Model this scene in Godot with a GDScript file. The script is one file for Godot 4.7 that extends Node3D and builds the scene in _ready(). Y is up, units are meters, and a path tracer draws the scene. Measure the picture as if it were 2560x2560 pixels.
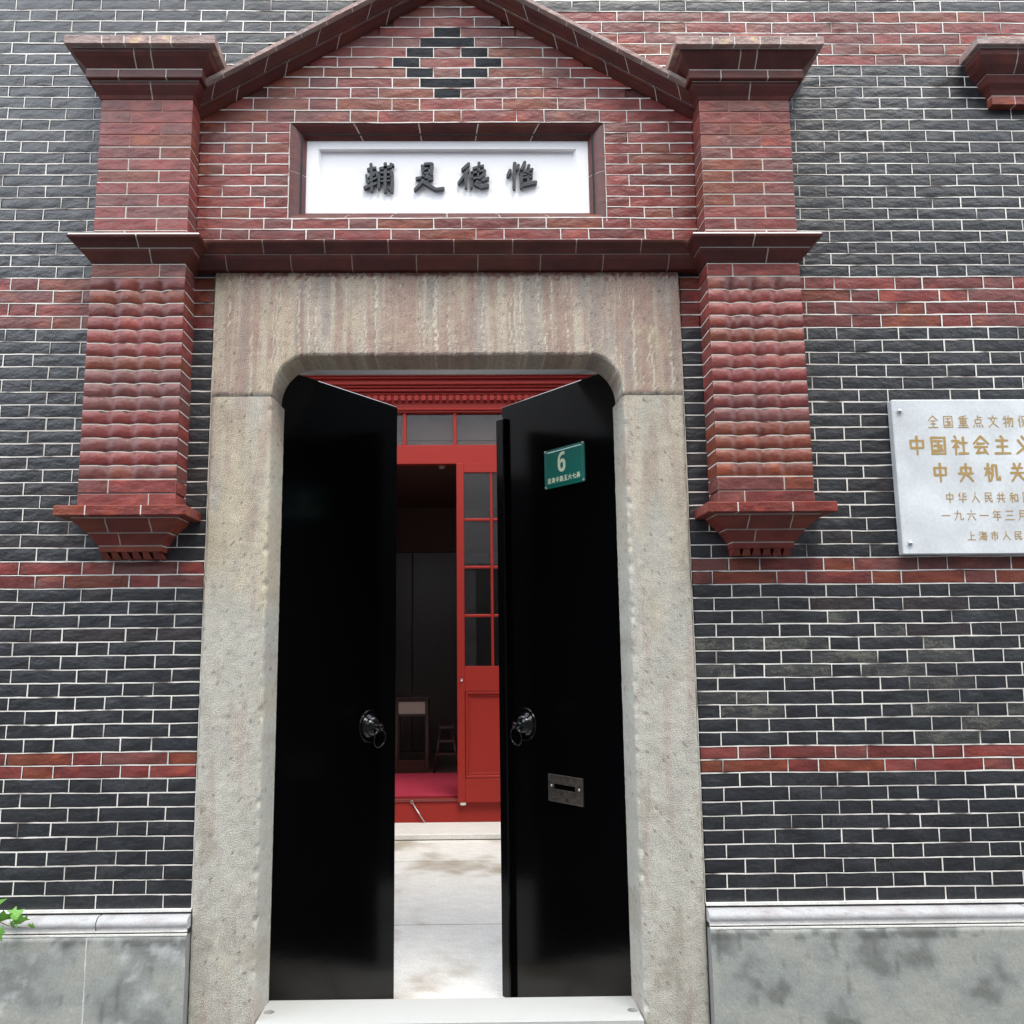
extends Node3D
# A lane gateway: dark brick wall with red bands, stone door frame, black double door, red house front behind it.
# y = 0 is the top of the stone plinth, z = 0 the face of the brick wall; the street lies at GROUND.
const GROUND := -0.6
const YARD := -0.63
var rng := RandomNumberGenerator.new()
var M := {}
var brick_cache := {}
var N1 := FastNoiseLite.new()
var N2 := FastNoiseLite.new()
var N3 := FastNoiseLite.new()
var used := {}

# ------------------------------------------------------------------ helpers
func noise(n: FastNoiseLite, s: int, f: float, oct := 3):
	n.seed = s; n.frequency = f; n.noise_type = FastNoiseLite.TYPE_SIMPLEX_SMOOTH; n.fractal_octaves = oct

func numbered(called: String) -> String:
	if not used.has(called):
		used[called] = 0
		return called
	used[called] += 1
	return "%s_%03d" % [called, used[called]]

func thing(called: String, label: String, category: String, at := Vector3.ZERO, group := "") -> Node3D:
	var o := Node3D.new()
	o.name = numbered(called)
	add_child(o)
	o.position = at
	o.set_meta("label", label); o.set_meta("category", category)
	if group: o.set_meta("group", group)
	return o

func offset(n: Node) -> Vector3:
	var v := Vector3.ZERO
	while n != self:
		v += n.position
		n = n.get_parent()
	return v

func sub(called: String, parent: Node3D) -> Node3D:
	var o := Node3D.new()
	o.name = called
	parent.add_child(o, true)
	return o

func start() -> SurfaceTool:
	var st := SurfaceTool.new()
	st.begin(Mesh.PRIMITIVE_TRIANGLES)
	st.set_smooth_group(-1)
	return st

# commits st (world coordinates; local ones when raw) as one named mesh under parent
func build(st: SurfaceTool, called: String, m: Material, parent: Node, raw := false) -> MeshInstance3D:
	st.generate_normals()
	var o := MeshInstance3D.new()
	o.mesh = st.commit()
	o.name = called if parent != self else numbered(called)
	o.set_surface_override_material(0, m)
	parent.add_child(o, true)
	if not raw and parent != self: o.position = -offset(parent)
	return o

func structure(st: SurfaceTool, called: String, m: Material) -> MeshInstance3D:
	var o := build(st, called, m, self)
	o.set_meta("kind", "structure")
	return o

func tri(st: SurfaceTool, a: Vector3, b: Vector3, c: Vector3):
	st.add_vertex(a); st.add_vertex(b); st.add_vertex(c)

func face(st: SurfaceTool, p: Array, centre: Vector3):
	var n: Vector3 = (p[2] - p[0]).cross(p[1] - p[0])
	var mid := Vector3.ZERO
	for q in p: mid += q
	mid /= p.size()
	var f := n.dot(mid - centre) < 0
	for i in range(1, p.size() - 1):
		if f: tri(st, p[0], p[i + 1], p[i])
		else: tri(st, p[0], p[i], p[i + 1])

# box from a to b with chamfered edges
func box(st: SurfaceTool, a: Vector3, b: Vector3, ch := 0.0):
	var c := (a + b) / 2
	var h := ((b - a) / 2).abs()
	ch = minf(ch, minf(h.x, minf(h.y, h.z)) * 0.6)
	if ch <= 0.00001:
		for ax in 3:
			for s in [-1, 1]:
				var p := []
				for k in [[-1, -1], [1, -1], [1, 1], [-1, 1]]:
					var v := Vector3.ZERO
					v[ax] = s * h[ax]; v[(ax + 1) % 3] = k[0] * h[(ax + 1) % 3]; v[(ax + 2) % 3] = k[1] * h[(ax + 2) % 3]
					p.append(c + v)
				face(st, p, c)
		return
	for ax in 3:
		var u := (ax + 1) % 3
		var w := (ax + 2) % 3
		for s in [-1, 1]:
			var p := []
			for k in [[-1, -1], [1, -1], [1, 1], [-1, 1]]:
				var v := Vector3.ZERO
				v[ax] = s * h[ax]; v[u] = k[0] * (h[u] - ch); v[w] = k[1] * (h[w] - ch)
				p.append(c + v)
			face(st, p, c)
		for s in [-1, 1]:
			for t in [-1, 1]:
				var p := []
				for e in [[0, -1], [0, 1], [1, 1], [1, -1]]:
					var v := Vector3.ZERO
					v[ax] = e[1] * (h[ax] - ch)
					v[u] = s * (h[u] if e[0] == 0 else h[u] - ch)
					v[w] = t * (h[w] - ch if e[0] == 0 else h[w])
					p.append(c + v)
				face(st, p, c)
	for s in [-1, 1]:
		for t in [-1, 1]:
			for r in [-1, 1]:
				face(st, [c + Vector3(s * h.x, t * (h.y - ch), r * (h.z - ch)), c + Vector3(s * (h.x - ch), t * h.y, r * (h.z - ch)), c + Vector3(s * (h.x - ch), t * (h.y - ch), r * h.z)], c)

func box_of(called: String, a: Vector3, b: Vector3, m: Material, parent: Node, ch := 0.002) -> MeshInstance3D:
	var st := start()
	box(st, a, b, ch)
	return build(st, called, m, parent)

# tube along points
func tube(st: SurfaceTool, pts: Array, radii: Array, n := 10, closed := false):
	st.set_smooth_group(1)
	var rings := []
	var up := Vector3.UP
	for i in pts.size():
		var d: Vector3
		if closed: d = pts[(i + 1) % pts.size()] - pts[(i - 1 + pts.size()) % pts.size()]
		else: d = pts[mini(i + 1, pts.size() - 1)] - pts[maxi(i - 1, 0)]
		d = d.normalized()
		if absf(d.dot(up)) > 0.95: up = Vector3.RIGHT
		var s := d.cross(up).normalized()
		var t := s.cross(d).normalized()
		up = t
		var ring := []
		var r: float = radii[i % radii.size()]
		for k in n:
			var a := TAU * k / n
			ring.append(pts[i] + (s * cos(a) + t * sin(a)) * r)
		rings.append(ring)
	var last := rings.size() if closed else rings.size() - 1
	for i in last:
		var q: Array = rings[(i + 1) % rings.size()]
		var c: Vector3 = (pts[i] + pts[(i + 1) % pts.size()]) / 2
		for k in n:
			face(st, [rings[i][k], rings[i][(k + 1) % n], q[(k + 1) % n], q[k]], c)
	if not closed:
		face(st, rings[0], pts[1])
		face(st, rings[-1], pts[-2])
	st.set_smooth_group(-1)

# profile turned round the local z axis at c: rows of [radius, z]
func lathe_z(st: SurfaceTool, c: Vector3, prof: Array, n := 28):
	st.set_smooth_group(2)
	for i in prof.size() - 1:
		for k in n:
			var a := TAU * k / n
			var b := TAU * (k + 1) / n
			var p := []
			for e in [[i, a], [i, b], [i + 1, b], [i + 1, a]]:
				var r: float = prof[e[0]][0]
				p.append(c + Vector3(cos(e[1]) * r, sin(e[1]) * r, prof[e[0]][1]))
			face(st, p, c + Vector3(0, 0, -0.02))
	st.set_smooth_group(-1)

# grid of points f(i, j), coloured by col(point); smooth
func sheet(st: SurfaceTool, nu: int, nv: int, f: Callable, toward: Vector3, col = null, group := 1):
	st.set_smooth_group(group)
	var P := []
	var C := []
	for i in nu + 1:
		for j in nv + 1:
			var p: Vector3 = f.call(i, j)
			P.append(p)
			if col != null: C.append(col.call(p))
	var w := nv + 1
	for i in nu:
		for j in nv:
			var q := [i * w + j, (i + 1) * w + j, (i + 1) * w + j + 1, i * w + j + 1]
			var n: Vector3 = (P[q[2]] - P[q[0]]).cross(P[q[1]] - P[q[0]])
			var o := [0, 1, 2, 0, 2, 3] if n.dot(toward) >= 0 else [0, 2, 1, 0, 3, 2]
			for k in o:
				if col != null: st.set_color(C[q[k]])
				st.add_vertex(P[q[k]])
	st.set_smooth_group(-1)

# ------------------------------------------------------------------ materials
func lin(r: float, g: float, b: float) -> Color: return Color(r, g, b).linear_to_srgb()

func mat(key: String, c: Color, rough := 0.6, tex: Texture2D = null, nrm: Texture2D = null, scale := 1.0, bump := 1.0) -> StandardMaterial3D:
	var m := StandardMaterial3D.new()
	m.albedo_color = c
	m.roughness = rough
	if tex or nrm:
		m.uv1_triplanar = true
		m.uv1_world_triplanar = true
		m.uv1_scale = Vector3.ONE * scale
	if tex: m.albedo_texture = tex
	if nrm:
		m.normal_enabled = true
		m.normal_texture = nrm
		m.normal_scale = bump
	M[key] = m
	return m

func vmat(key: String, rough := 0.7, tex: Texture2D = null, nrm: Texture2D = null, scale := 1.0, bump := 1.0) -> StandardMaterial3D:
	var m := mat(key, Color.WHITE, rough, tex, nrm, scale, bump)
	m.vertex_color_use_as_albedo = true
	return m

# seamless noise as values 0..1
func field(s: int, f: float, oct := 4, size := 512, stretch := 1) -> Image:
	var n := FastNoiseLite.new()
	n.seed = s; n.frequency = f; n.noise_type = FastNoiseLite.TYPE_SIMPLEX_SMOOTH; n.fractal_octaves = oct
	var im := n.get_seamless_image(size / stretch, size)
	im.convert(Image.FORMAT_L8)
	if stretch > 1: im.resize(size, size, Image.INTERPOLATE_CUBIC)
	return im

func tex_of(size: int, colour: Callable) -> ImageTexture:
	var im := Image.create(size, size, true, Image.FORMAT_RGB8)
	for y in size:
		for x in size: im.set_pixel(x, y, colour.call(x, y))
	im.generate_mipmaps()
	return ImageTexture.create_from_image(im)

func normal_of(layers: Array, strength: float) -> ImageTexture:
	var size: int = layers[0][0].get_width()
	var im := Image.create(size, size, false, Image.FORMAT_RF)
	for y in size:
		for x in size:
			var v := 0.0
			for l in layers: v += l[0].get_pixel(x, y).r * l[1]
			im.set_pixel(x, y, Color(v, v, v))
	im.convert(Image.FORMAT_RGBA8)
	im.bump_map_to_normal_map(strength)
	im.generate_mipmaps()
	return ImageTexture.create_from_image(im)

func make_materials():
	var big := field(11, 0.006, 3)
	var mid := field(12, 0.02, 4, 512, 2)
	var fine := field(13, 0.09, 3)
	var grit := field(14, 0.25, 2)
	var gouge := field(15, 0.035, 4, 512, 2)
	var brick_n := normal_of([[gouge, 0.75], [fine, 0.2], [grit, 0.05]], 7.0)
	var stone_n := normal_of([[fine, 0.55], [grit, 0.35], [mid, 0.1]], 9.0)
	var soft_n := normal_of([[mid, 0.6], [fine, 0.3], [grit, 0.1]], 2.5)
	var lin_l := func(v: float) -> float: return clampf(v, 0.0, 1.0)
	# neutral mottle, mean about 1 after the albedo colour is set to double
	var mottle := tex_of(512, func(x, y):
		var v: float = 0.5 + (mid.get_pixel(x, y).r - 0.5) * 0.55 + (big.get_pixel(x, y).r - 0.5) * 0.4 + (fine.get_pixel(x, y).r - 0.5) * 0.25
		v = clampf(v, 0.12, 1.0)
		return Color(v, v, v).linear_to_srgb())
	var grain := tex_of(512, func(x, y):
		var v: float = 0.88 + (mid.get_pixel(x, y).r - 0.5) * 0.1 + (fine.get_pixel(x, y).r - 0.5) * 0.22 + (grit.get_pixel(x, y).r - 0.5) * 0.3
		return Color(v, v, v).clamp().linear_to_srgb())
	var speckle := tex_of(512, func(x, y):
		var v: float = 0.86 + (mid.get_pixel(x, y).r - 0.5) * 0.14 + (fine.get_pixel(x, y).r - 0.5) * 0.75 + (grit.get_pixel(x, y).r - 0.5) * 0.35
		return Color(v, v, v * 0.98).clamp().linear_to_srgb())
	# dark painted brick: blue-black with thin worn greyer patches
	var dark_t := tex_of(512, func(x, y):
		var a: float = mid.get_pixel(x, y).r
		var b: float = big.get_pixel(x, y).r
		var c: float = fine.get_pixel(x, y).r
		var v: float = 0.42 + (a - 0.5) * 0.5 + (c - 0.5) * 0.3
		var w: float = smoothstep(0.58, 0.72, b * 0.6 + c * 0.4)
		var col := Color(v * 0.92, v * 0.98, v * 1.08).lerp(Color(0.95, 0.92, 0.88), w * 0.45)
		return col.clamp().linear_to_srgb())
	var worn_t := tex_of(512, func(x, y):
		var a: float = mid.get_pixel(x, y).r
		var b: float = field_mix(big, fine, gouge, x, y)
		var v: float = 0.3 + (a - 0.5) * 0.35
		var w: float = smoothstep(0.53, 0.6, b)
		var col := Color(v, v, v * 1.02).lerp(Color(0.95, 0.9, 0.75), w * 0.75)
		return col.clamp().linear_to_srgb())
	# red brick: crimson-brown with dusky and orange patches
	var red_t := tex_of(512, func(x, y):
		var a: float = mid.get_pixel(x, y).r
		var b: float = big.get_pixel((x + 130) % 512, (y + 77) % 512).r
		var c: float = fine.get_pixel(x, y).r
		var v: float = 0.62 + (a - 0.5) * 0.5 + (c - 0.5) * 0.22
		var col := Color(v, v, v)
		col = col.lerp(Color(0.55, 0.78, 0.8), smoothstep(0.52, 0.68, b * 0.7 + a * 0.3) * 0.6)
		col = col.lerp(Color(0.95, 1.0, 0.65), smoothstep(0.62, 0.78, a * 0.6 + (1.0 - b) * 0.4) * 0.7)
		return col.clamp().linear_to_srgb())
	M["dark"] = []
	for t in [[0.034, 0.037, 0.042], [0.028, 0.03, 0.035], [0.044, 0.046, 0.052], [0.035, 0.036, 0.039], [0.028, 0.031, 0.038]]:
		M["dark"].append(mat("d", lin(t[0], t[1], t[2]), 0.46, dark_t, brick_n, 1.25, 0.34))
	M["brown"] = []
	for t in [[0.05, 0.036, 0.036], [0.045, 0.036, 0.039]]:
		M["brown"].append(mat("d", lin(t[0], t[1], t[2]), 0.46, dark_t, brick_n, 1.25, 0.34))
	M["worn"] = []
	for t in [[0.11, 0.112, 0.108], [0.09, 0.092, 0.092]]:
		M["worn"].append(mat("d", lin(t[0], t[1], t[2]), 0.52, worn_t, brick_n, 1.7, 0.4))
	M["red"] = []
	for t in [[0.3, 0.052, 0.046], [0.22, 0.042, 0.038], [0.34, 0.066, 0.056], [0.25, 0.072, 0.064], [0.28, 0.062, 0.034]]:
		M["red"].append(mat("r", lin(t[0], t[1], t[2]), 0.46, red_t, brick_n, 1.35, 0.3))
	M["redmould"] = []
	for t in [[0.16, 0.032, 0.027], [0.14, 0.029, 0.025], [0.165, 0.038, 0.026]]:
		M["redmould"].append(mat("r", lin(t[0], t[1], t[2]), 0.48, red_t, soft_n, 1.5, 0.6))
	M["slabred"] = []
	for t in [[0.6, 0.4, 0.36], [0.52, 0.36, 0.33]]:
		M["slabred"].append(mat("r", lin(t[0], t[1], t[2]), 0.62, red_t, brick_n, 2.2, 0.6))
	M["basered"] = []
	for t in [[0.34, 0.05, 0.036], [0.3, 0.05, 0.036], [0.36, 0.07, 0.036]]:
		M["basered"].append(mat("r", lin(t[0], t[1], t[2]), 0.46, red_t, brick_n, 1.9, 0.4))
	vmat("mortar", 0.8, grain, null, 5.0).albedo_color = Color(1.06, 1.06, 1.06)
	mat("diamond", lin(0.05, 0.054, 0.06), 0.7, dark_t, brick_n, 1.6, 0.4).metallic_specular = 0.3
	mat("core", lin(0.03, 0.03, 0.032), 0.9)
	mat("redcore", lin(0.09, 0.03, 0.026), 0.9)
	vmat("stone", 0.88, speckle, stone_n, 3.4, 0.85).albedo_color = Color(1.16, 1.16, 1.15)
	vmat("plinth", 0.62, grain, soft_n, 1.7, 0.4).albedo_color = Color(1.06, 1.06, 1.06)
	vmat("yardfloor", 0.8, grain, soft_n, 1.1, 0.4).albedo_color = Color(1.06, 1.06, 1.06)
	mat("sill_stone", lin(0.46, 0.465, 0.45), 0.6, null, soft_n, 2.0, 0.5)
	mat("plaster_white", lin(0.84, 0.84, 0.86), 0.6, null, soft_n, 2.0, 0.25)
	mat("plaster", lin(0.66, 0.66, 0.64), 0.9, grain, soft_n, 0.7, 0.6)
	var lac := mat("lacquer", lin(0.0015, 0.0015, 0.0018), 0.14, null, soft_n, 1.0, 0.05)
	lac.metallic_specular = 0.34
	mat("iron", lin(0.004, 0.004, 0.005), 0.16)
	mat("ink", lin(0.045, 0.05, 0.057), 0.38, null, soft_n, 9.0, 0.8)
	var pl := mat("plate_metal", lin(0.2, 0.17, 0.15), 0.45, mottle, soft_n, 9.0, 0.6)
	pl.metallic = 0.6
	var sm := mat("steel", lin(0.55, 0.55, 0.55), 0.35); sm.metallic = 0.9
	var en := mat("enamel", lin(0.0, 0.17, 0.135), 0.25); en.clearcoat_enabled = true; en.clearcoat = 0.5
	mat("letter", lin(0.8, 0.9, 0.66), 0.5)
	var mar := mat("marble", lin(0.79, 0.83, 0.855), 0.32, mottle_light(big, fine), null, 1.1)
	mar.clearcoat_enabled = true; mar.clearcoat = 0.15
	mat("gold", lin(0.46, 0.31, 0.12), 0.45).metallic = 0.25
	mat("woodred", lin(0.3, 0.026, 0.02), 0.42, null, soft_n, 2.0, 0.15).metallic_specular = 0.3
	mat("woodred_deep", lin(0.2, 0.02, 0.016), 0.42)
	mat("darkwood", lin(0.035, 0.018, 0.014), 0.28, null, soft_n, 1.5, 0.2)
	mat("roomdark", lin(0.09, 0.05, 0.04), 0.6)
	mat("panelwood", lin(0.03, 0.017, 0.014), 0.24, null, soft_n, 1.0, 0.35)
	mat("carpet", lin(0.4, 0.02, 0.055), 0.95, null, stone_n, 6.0, 0.8)
	mat("cloth", lin(0.4, 0.35, 0.3), 0.9)
	mat("whiteplastic", lin(0.7, 0.7, 0.66), 0.5)
	var gl := mat("glass", Color(0.1, 0.11, 0.11, 0.12), 0.03)
	gl.transparency = BaseMaterial3D.TRANSPARENCY_ALPHA
	gl.metallic_specular = 1.0
	var lf := mat("leaf", lin(0.16, 0.36, 0.06), 0.5); lf.backlight_enabled = true; lf.backlight = lin(0.2, 0.4, 0.06)
	mat("stem", lin(0.16, 0.1, 0.05), 0.8)
	mat("asphalt", lin(0.09, 0.09, 0.09) * 1.3, 0.9, mottle, stone_n, 1.0, 1.0)
	mat("house_wall", lin(0.14, 0.12, 0.115), 0.9, mottle, brick_n, 0.6, 0.6)
	mat("house_dark", lin(0.03, 0.035, 0.04), 0.2)
	mat("roof_tile", lin(0.06, 0.06, 0.065), 0.8)

func field_mix(a: Image, b: Image, c: Image, x: int, y: int) -> float:
	return a.get_pixel(x, y).r * 0.35 + b.get_pixel(x, y).r * 0.35 + c.get_pixel(x, y).r * 0.3

func mottle_light(big: Image, fine: Image) -> ImageTexture:
	return tex_of(512, func(x, y):
		var v: float = 0.82 + (big.get_pixel(x, y).r - 0.5) * 0.25 + (fine.get_pixel(x, y).r - 0.5) * 0.12
		return Color(v, v, v).clamp().linear_to_srgb())

func gloss():
	for k in ["dark", "brown", "worn"]:
		for m in M[k]: m.metallic_specular = 0.62
	for m in M["red"]: m.metallic_specular = 0.52

func pick(key: String) -> Material: return M[key][rng.randi() % M[key].size()]

# ------------------------------------------------------------------ bricks
# one brick, front face centred on the origin; edges uneven, face slightly pillowed
func brick_mesh(length: float, h: float, d: float, v: int) -> ArrayMesh:
	var key := "%d_%d_%d_%d" % [roundi(length * 100), roundi(h * 1000), roundi(d * 1000), v]
	if brick_cache.has(key): return brick_cache[key]
	var r := RandomNumberGenerator.new()
	r.seed = hash(key)
	var st := start()
	var nx := 5 if length > 0.15 else 3
	var ny := 2
	var P := []
	for i in nx + 1:
		for j in ny + 1:
			var x := length * (float(i) / nx - 0.5)
			var y := h * (float(j) / ny - 0.5)
			var z := 0.0
			var rim := i == 0 or i == nx or j == 0 or j == ny
			if rim:
				if j == 0 or j == ny: y += r.randf_range(-0.0015, 0.0015)
				if i == 0 or i == nx: x += r.randf_range(-0.0016, 0.0016)
				z = r.randf_range(-0.0012, 0.0)
			else:
				x += r.randf_range(-0.008, 0.008)
				y += r.randf_range(-0.006, 0.006)
				z = r.randf_range(0.0004, 0.0022)
			P.append(Vector3(x, y, z))
	var w := ny + 1
	st.set_smooth_group(1)
	for i in nx:
		for j in ny:
			face(st, [P[i * w + j], P[(i + 1) * w + j], P[(i + 1) * w + j + 1], P[i * w + j + 1]], Vector3(0, 0, -1))
	st.set_smooth_group(-1)
	var rim := []
	for i in nx + 1: rim.append(P[i * w])
	for j in range(1, ny + 1): rim.append(P[nx * w + j])
	for i in range(nx - 1, -1, -1): rim.append(P[i * w + ny])
	for j in range(ny - 1, 0, -1): rim.append(P[j])
	for k in rim.size():
		var a: Vector3 = rim[k]
		var b: Vector3 = rim[(k + 1) % rim.size()]
		face(st, [a, b, Vector3(b.x, b.y, -d), Vector3(a.x, a.y, -d)], Vector3(0, 0, -d / 2))
	st.generate_normals()
	var m := st.commit()
	brick_cache[key] = m
	return m

func brick(called: String, x0: float, x1: float, y0: float, y1: float, z: float, d: float, m: Material, parent: Node3D):
	var l := x1 - x0
	var h := y1 - y0
	var hk := 0.044
	var mesh := brick_mesh(snappedf(l, 0.01), hk, d, rng.randi() % 4)
	var o := MeshInstance3D.new()
	o.name = called
	o.mesh = mesh
	o.set_surface_override_material(0, m)
	parent.add_child(o, true)
	var mx := (x0 + x1) / 2
	o.position = Vector3(mx, (y0 + y1) / 2 + sag(mx, (y0 + y1) / 2), z + rng.randf_range(-0.001, 0.001)) - offset(parent)
	o.rotation.z = (sag(x1, (y0 + y1) / 2) - sag(x0, (y0 + y1) / 2)) / l + rng.randf_range(-0.002, 0.002)
	o.scale = Vector3(l / snappedf(l, 0.01), h / hk, 1)

const LEVELS := [[0, 0.0], [9, 0.453], [11, 0.548], [23, 1.144], [25, 1.246], [43, 2.16], [47, 2.372], [66, 3.298], [71, 3.545], [90, 4.5]]
func course(c: float) -> float:
	for k in LEVELS.size() - 1:
		if c <= LEVELS[k + 1][0]:
			return lerpf(LEVELS[k][1], LEVELS[k + 1][1], (c - LEVELS[k][0]) / (LEVELS[k + 1][0] - LEVELS[k][0]))
	return 4.5

func rake(x: float) -> float: return 3.045 + (0.984 - absf(x)) * 0.575

# old courses are not dead level
func sag(x: float, y: float) -> float: return 0.0034 * N2.get_noise_2d(x * 1.1 + 3.0, y * 2.3) + 0.0012 * N1.get_noise_2d(x * 4.0, y * 9.0)

# white pointing: a thin uneven ribbon, painted over in places
func ribbon(st: SurfaceTool, a: Vector3, b: Vector3, width: float, bare: Color, over: Color):
	var along := (b - a).normalized()
	var side := Vector3(-along.y, along.x, 0)
	var n := maxi(1, int((b - a).length() / 0.03))
	var pp = null
	var pw := 0.0
	var pc := bare
	for i in n + 1:
		var p := a.lerp(b, float(i) / n)
		var k := N1.get_noise_2d(p.x * 60.0, p.y * 60.0)
		p += side * k * 0.0011
		p.y += sag(p.x, p.y)
		var w := width * (0.92 + 0.4 * N2.get_noise_2d(p.x * 90.0 + 7.0, p.y * 90.0) + 0.5 * N3.get_noise_2d(p.x * 2.0 + 70.0, p.y * 3.0))
		var cover := smoothstep(0.24, 0.5, N3.get_noise_2d(p.x * 5.0, p.y * 9.0) + 0.25 * N1.get_noise_2d(p.x * 25.0, p.y * 25.0))
		var c := bare.lerp(over, cover)
		var grime := smoothstep(-0.1, 0.6, N1.get_noise_2d(p.x * 1.6 + 30.0, p.y * 2.2))
		c = c.lerp(Color(0.33, 0.31, 0.28), grime * 0.55)
		if pp != null:
			for q in [[pp - side * pw / 2, pc], [pp + side * pw / 2, pc], [p + side * w / 2, c], [pp - side * pw / 2, pc], [p + side * w / 2, c], [p - side * w / 2, c]]:
				st.set_color(q[1])
				st.add_vertex(q[0])
		pp = p; pw = w; pc = c

const GAP := 0.0066
func wall(label: String, side: int, phase: float, period: float):
	var inner := 0.922
	var outer := 3.3
	var t := thing("brick_wall", label, "wall", Vector3(side * (inner + outer) / 2, 0, 0), "walls beside the gateway")
	var mort := start()
	var seen := {"dark_brick": [], "red_brick": []}
	var rest := {"dark_brick": [], "red_brick": []}
	for c in 88:
		var y0 := course(c)
		var y1 := course(c + 1)
		var reds := [9, 10, 23, 24, 43, 44, 45, 46]
		if side > 0: reds += [66, 67, 68, 69, 70]
		var kind := "red_brick" if c in reds else "dark_brick"
		var in_x := inner if y0 < 2.9 else 0.0
		var lo := -outer if side < 0 else in_x
		var hi := -in_x if side < 0 else outer
		var xs := [lo]
		var x := phase + (period / 2 if c % 2 == 1 else 0.0)
		var j := 0.002
		x -= ceil((x - lo) / period) * period
		while x < hi:
			for e in [x, x + period * 0.682]:
				var q: float = e + rng.randf_range(-0.004, 0.004)
				if q > lo + 0.045 and q < hi - 0.045: xs.append(q)
			x += period
		xs.append(hi)
		for i in xs.size() - 1:
			var a: float = xs[i] + GAP / 2
			var b: float = xs[i + 1] - GAP / 2
			var ax := minf(absf(a), absf(b))
			var bx := maxf(absf(a), absf(b))
			if bx < 1.0 and y1 < rake(ax) + 0.1 and y0 > 2.37: continue
			if ax < 0.9 and y1 < rake(maxf(ax, 0.0)) + 0.08: continue
			if ax > 1.0 and bx < 1.36 and y0 > 1.44 and y1 < 3.2: continue
			if side > 0 and a > 1.72 and b < 2.98 and y0 > 1.25 and y1 < 1.85: continue
			var rec := [a, b, y0 + GAP / 2, y1 - GAP / 2, c]
			if (a > -1.95 and b < 2.5) and y0 < 3.66: seen[kind].append(rec)
			else: rest[kind].append(rec)
			if i > 0:
				ribbon(mort, Vector3(xs[i] - 0.0004, y0 + 0.002, 0.0012), Vector3(xs[i] + 0.0004, y1 - 0.002, 0.0012), 0.0047, Color(0.76, 0.73, 0.69), Color(0.16, 0.14, 0.13))
		var from := lo
		var to := hi
		if y0 > 2.9:   # the pediment covers the inner part
			var lim := clampf(0.984 - (y0 - 3.045 - 0.1) / 0.575, 0.0, 0.95)
			if side < 0: to = -lim
			else: from = lim
		ribbon(mort, Vector3(from, y0 - 0.0006, 0.0011), Vector3(to, y0 - 0.0006, 0.0011), 0.0047, Color(0.76, 0.73, 0.69), Color(0.16, 0.14, 0.13))
	ribbon(mort, Vector3(side * 0.9195, 0.0, -0.0006), Vector3(side * 0.9195, 2.38, 0.001), 0.005, Color(0.6, 0.59, 0.55), Color(0.2, 0.17, 0.16))
	build(mort, "mortar", M["mortar"], t)
	for kind in seen:
		var list: Array = seen[kind]
		list.sort_custom(func(p, q): return p[1] - p[0] > q[1] - q[0])
		for i in list.size():
			if i >= 310:
				rest[kind].append(list[i])
				continue
			var q: Array = list[i]
			var m: Material = pick("red" if kind == "red_brick" else "dark")
			if kind == "dark_brick":
				var w := N2.get_noise_2d(q[0] * 3.0, q[4] * 0.4)
				if side > 0 and q[4] >= 11 and q[4] <= 20 and rng.randf() < 0.42 + w * 0.4: m = pick("worn")
				elif q[4] >= 19 and q[4] <= 33 and rng.randf() < 0.3 + w * 0.5: m = pick("brown")
			brick(kind, q[0], q[1], q[2], q[3], 0.0, 0.02, m, t)
	for kind in rest:
		if rest[kind].is_empty(): continue
		var st := SurfaceTool.new()
		for q in rest[kind]:
			var l: float = q[1] - q[0]
			var h: float = q[3] - q[2]
			var me := brick_mesh(snappedf(l, 0.01), 0.044, 0.02, rng.randi() % 4)
			st.append_from(me, 0, Transform3D(Basis.from_scale(Vector3(l / snappedf(l, 0.01), h / 0.044, 1)), Vector3((q[0] + q[1]) / 2, (q[2] + q[3]) / 2, 0)))
		var o := MeshInstance3D.new()
		o.mesh = st.commit()
		o.name = kind + "_field"
		o.set_surface_override_material(0, M["red" if kind == "red_brick" else "dark"][0])
		t.add_child(o, true)
		o.position = -offset(t)
		o.set_meta("kind", "stuff")
	var a := Vector3(side * 0.922, GROUND, -0.40)
	var b := Vector3(side * outer, 4.42, -0.0065)
	box_of("masonry_core", a, b, M["core"], t, 0.0)
	box_of("inner_plaster", Vector3(side * 0.98, YARD, -0.415), Vector3(side * 1.88, 4.42, -0.402), M["plaster"], t, 0.0)

# ------------------------------------------------------------------ mouldings
# one brick of a moulding that runs round three sides of a pier: profile rows [y, p] from top to bottom
func mould(st: SurfaceTool, x0: float, x1: float, zf: float, prof: Array, cut0 = null, cut1 = null, zb := 0.0):
	var rows := []
	for q in prof:
		var l: float = x0 - q[1] if cut0 == null else cut0
		var r: float = x1 + q[1] if cut1 == null else cut1
		rows.append([Vector3(l, q[0], zb), Vector3(l, q[0], zf + q[1]), Vector3(r, q[0], zf + q[1]), Vector3(r, q[0], zb)])
	var mid: Vector3 = (rows[0][0] + rows[-1][2]) / 2
	for i in rows.size() - 1:
		for k in 3:
			face(st, [rows[i][k], rows[i][k + 1], rows[i + 1][k + 1], rows[i + 1][k]], mid)
	face(st, rows[0], mid)
	face(st, rows[-1], mid)

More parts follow.
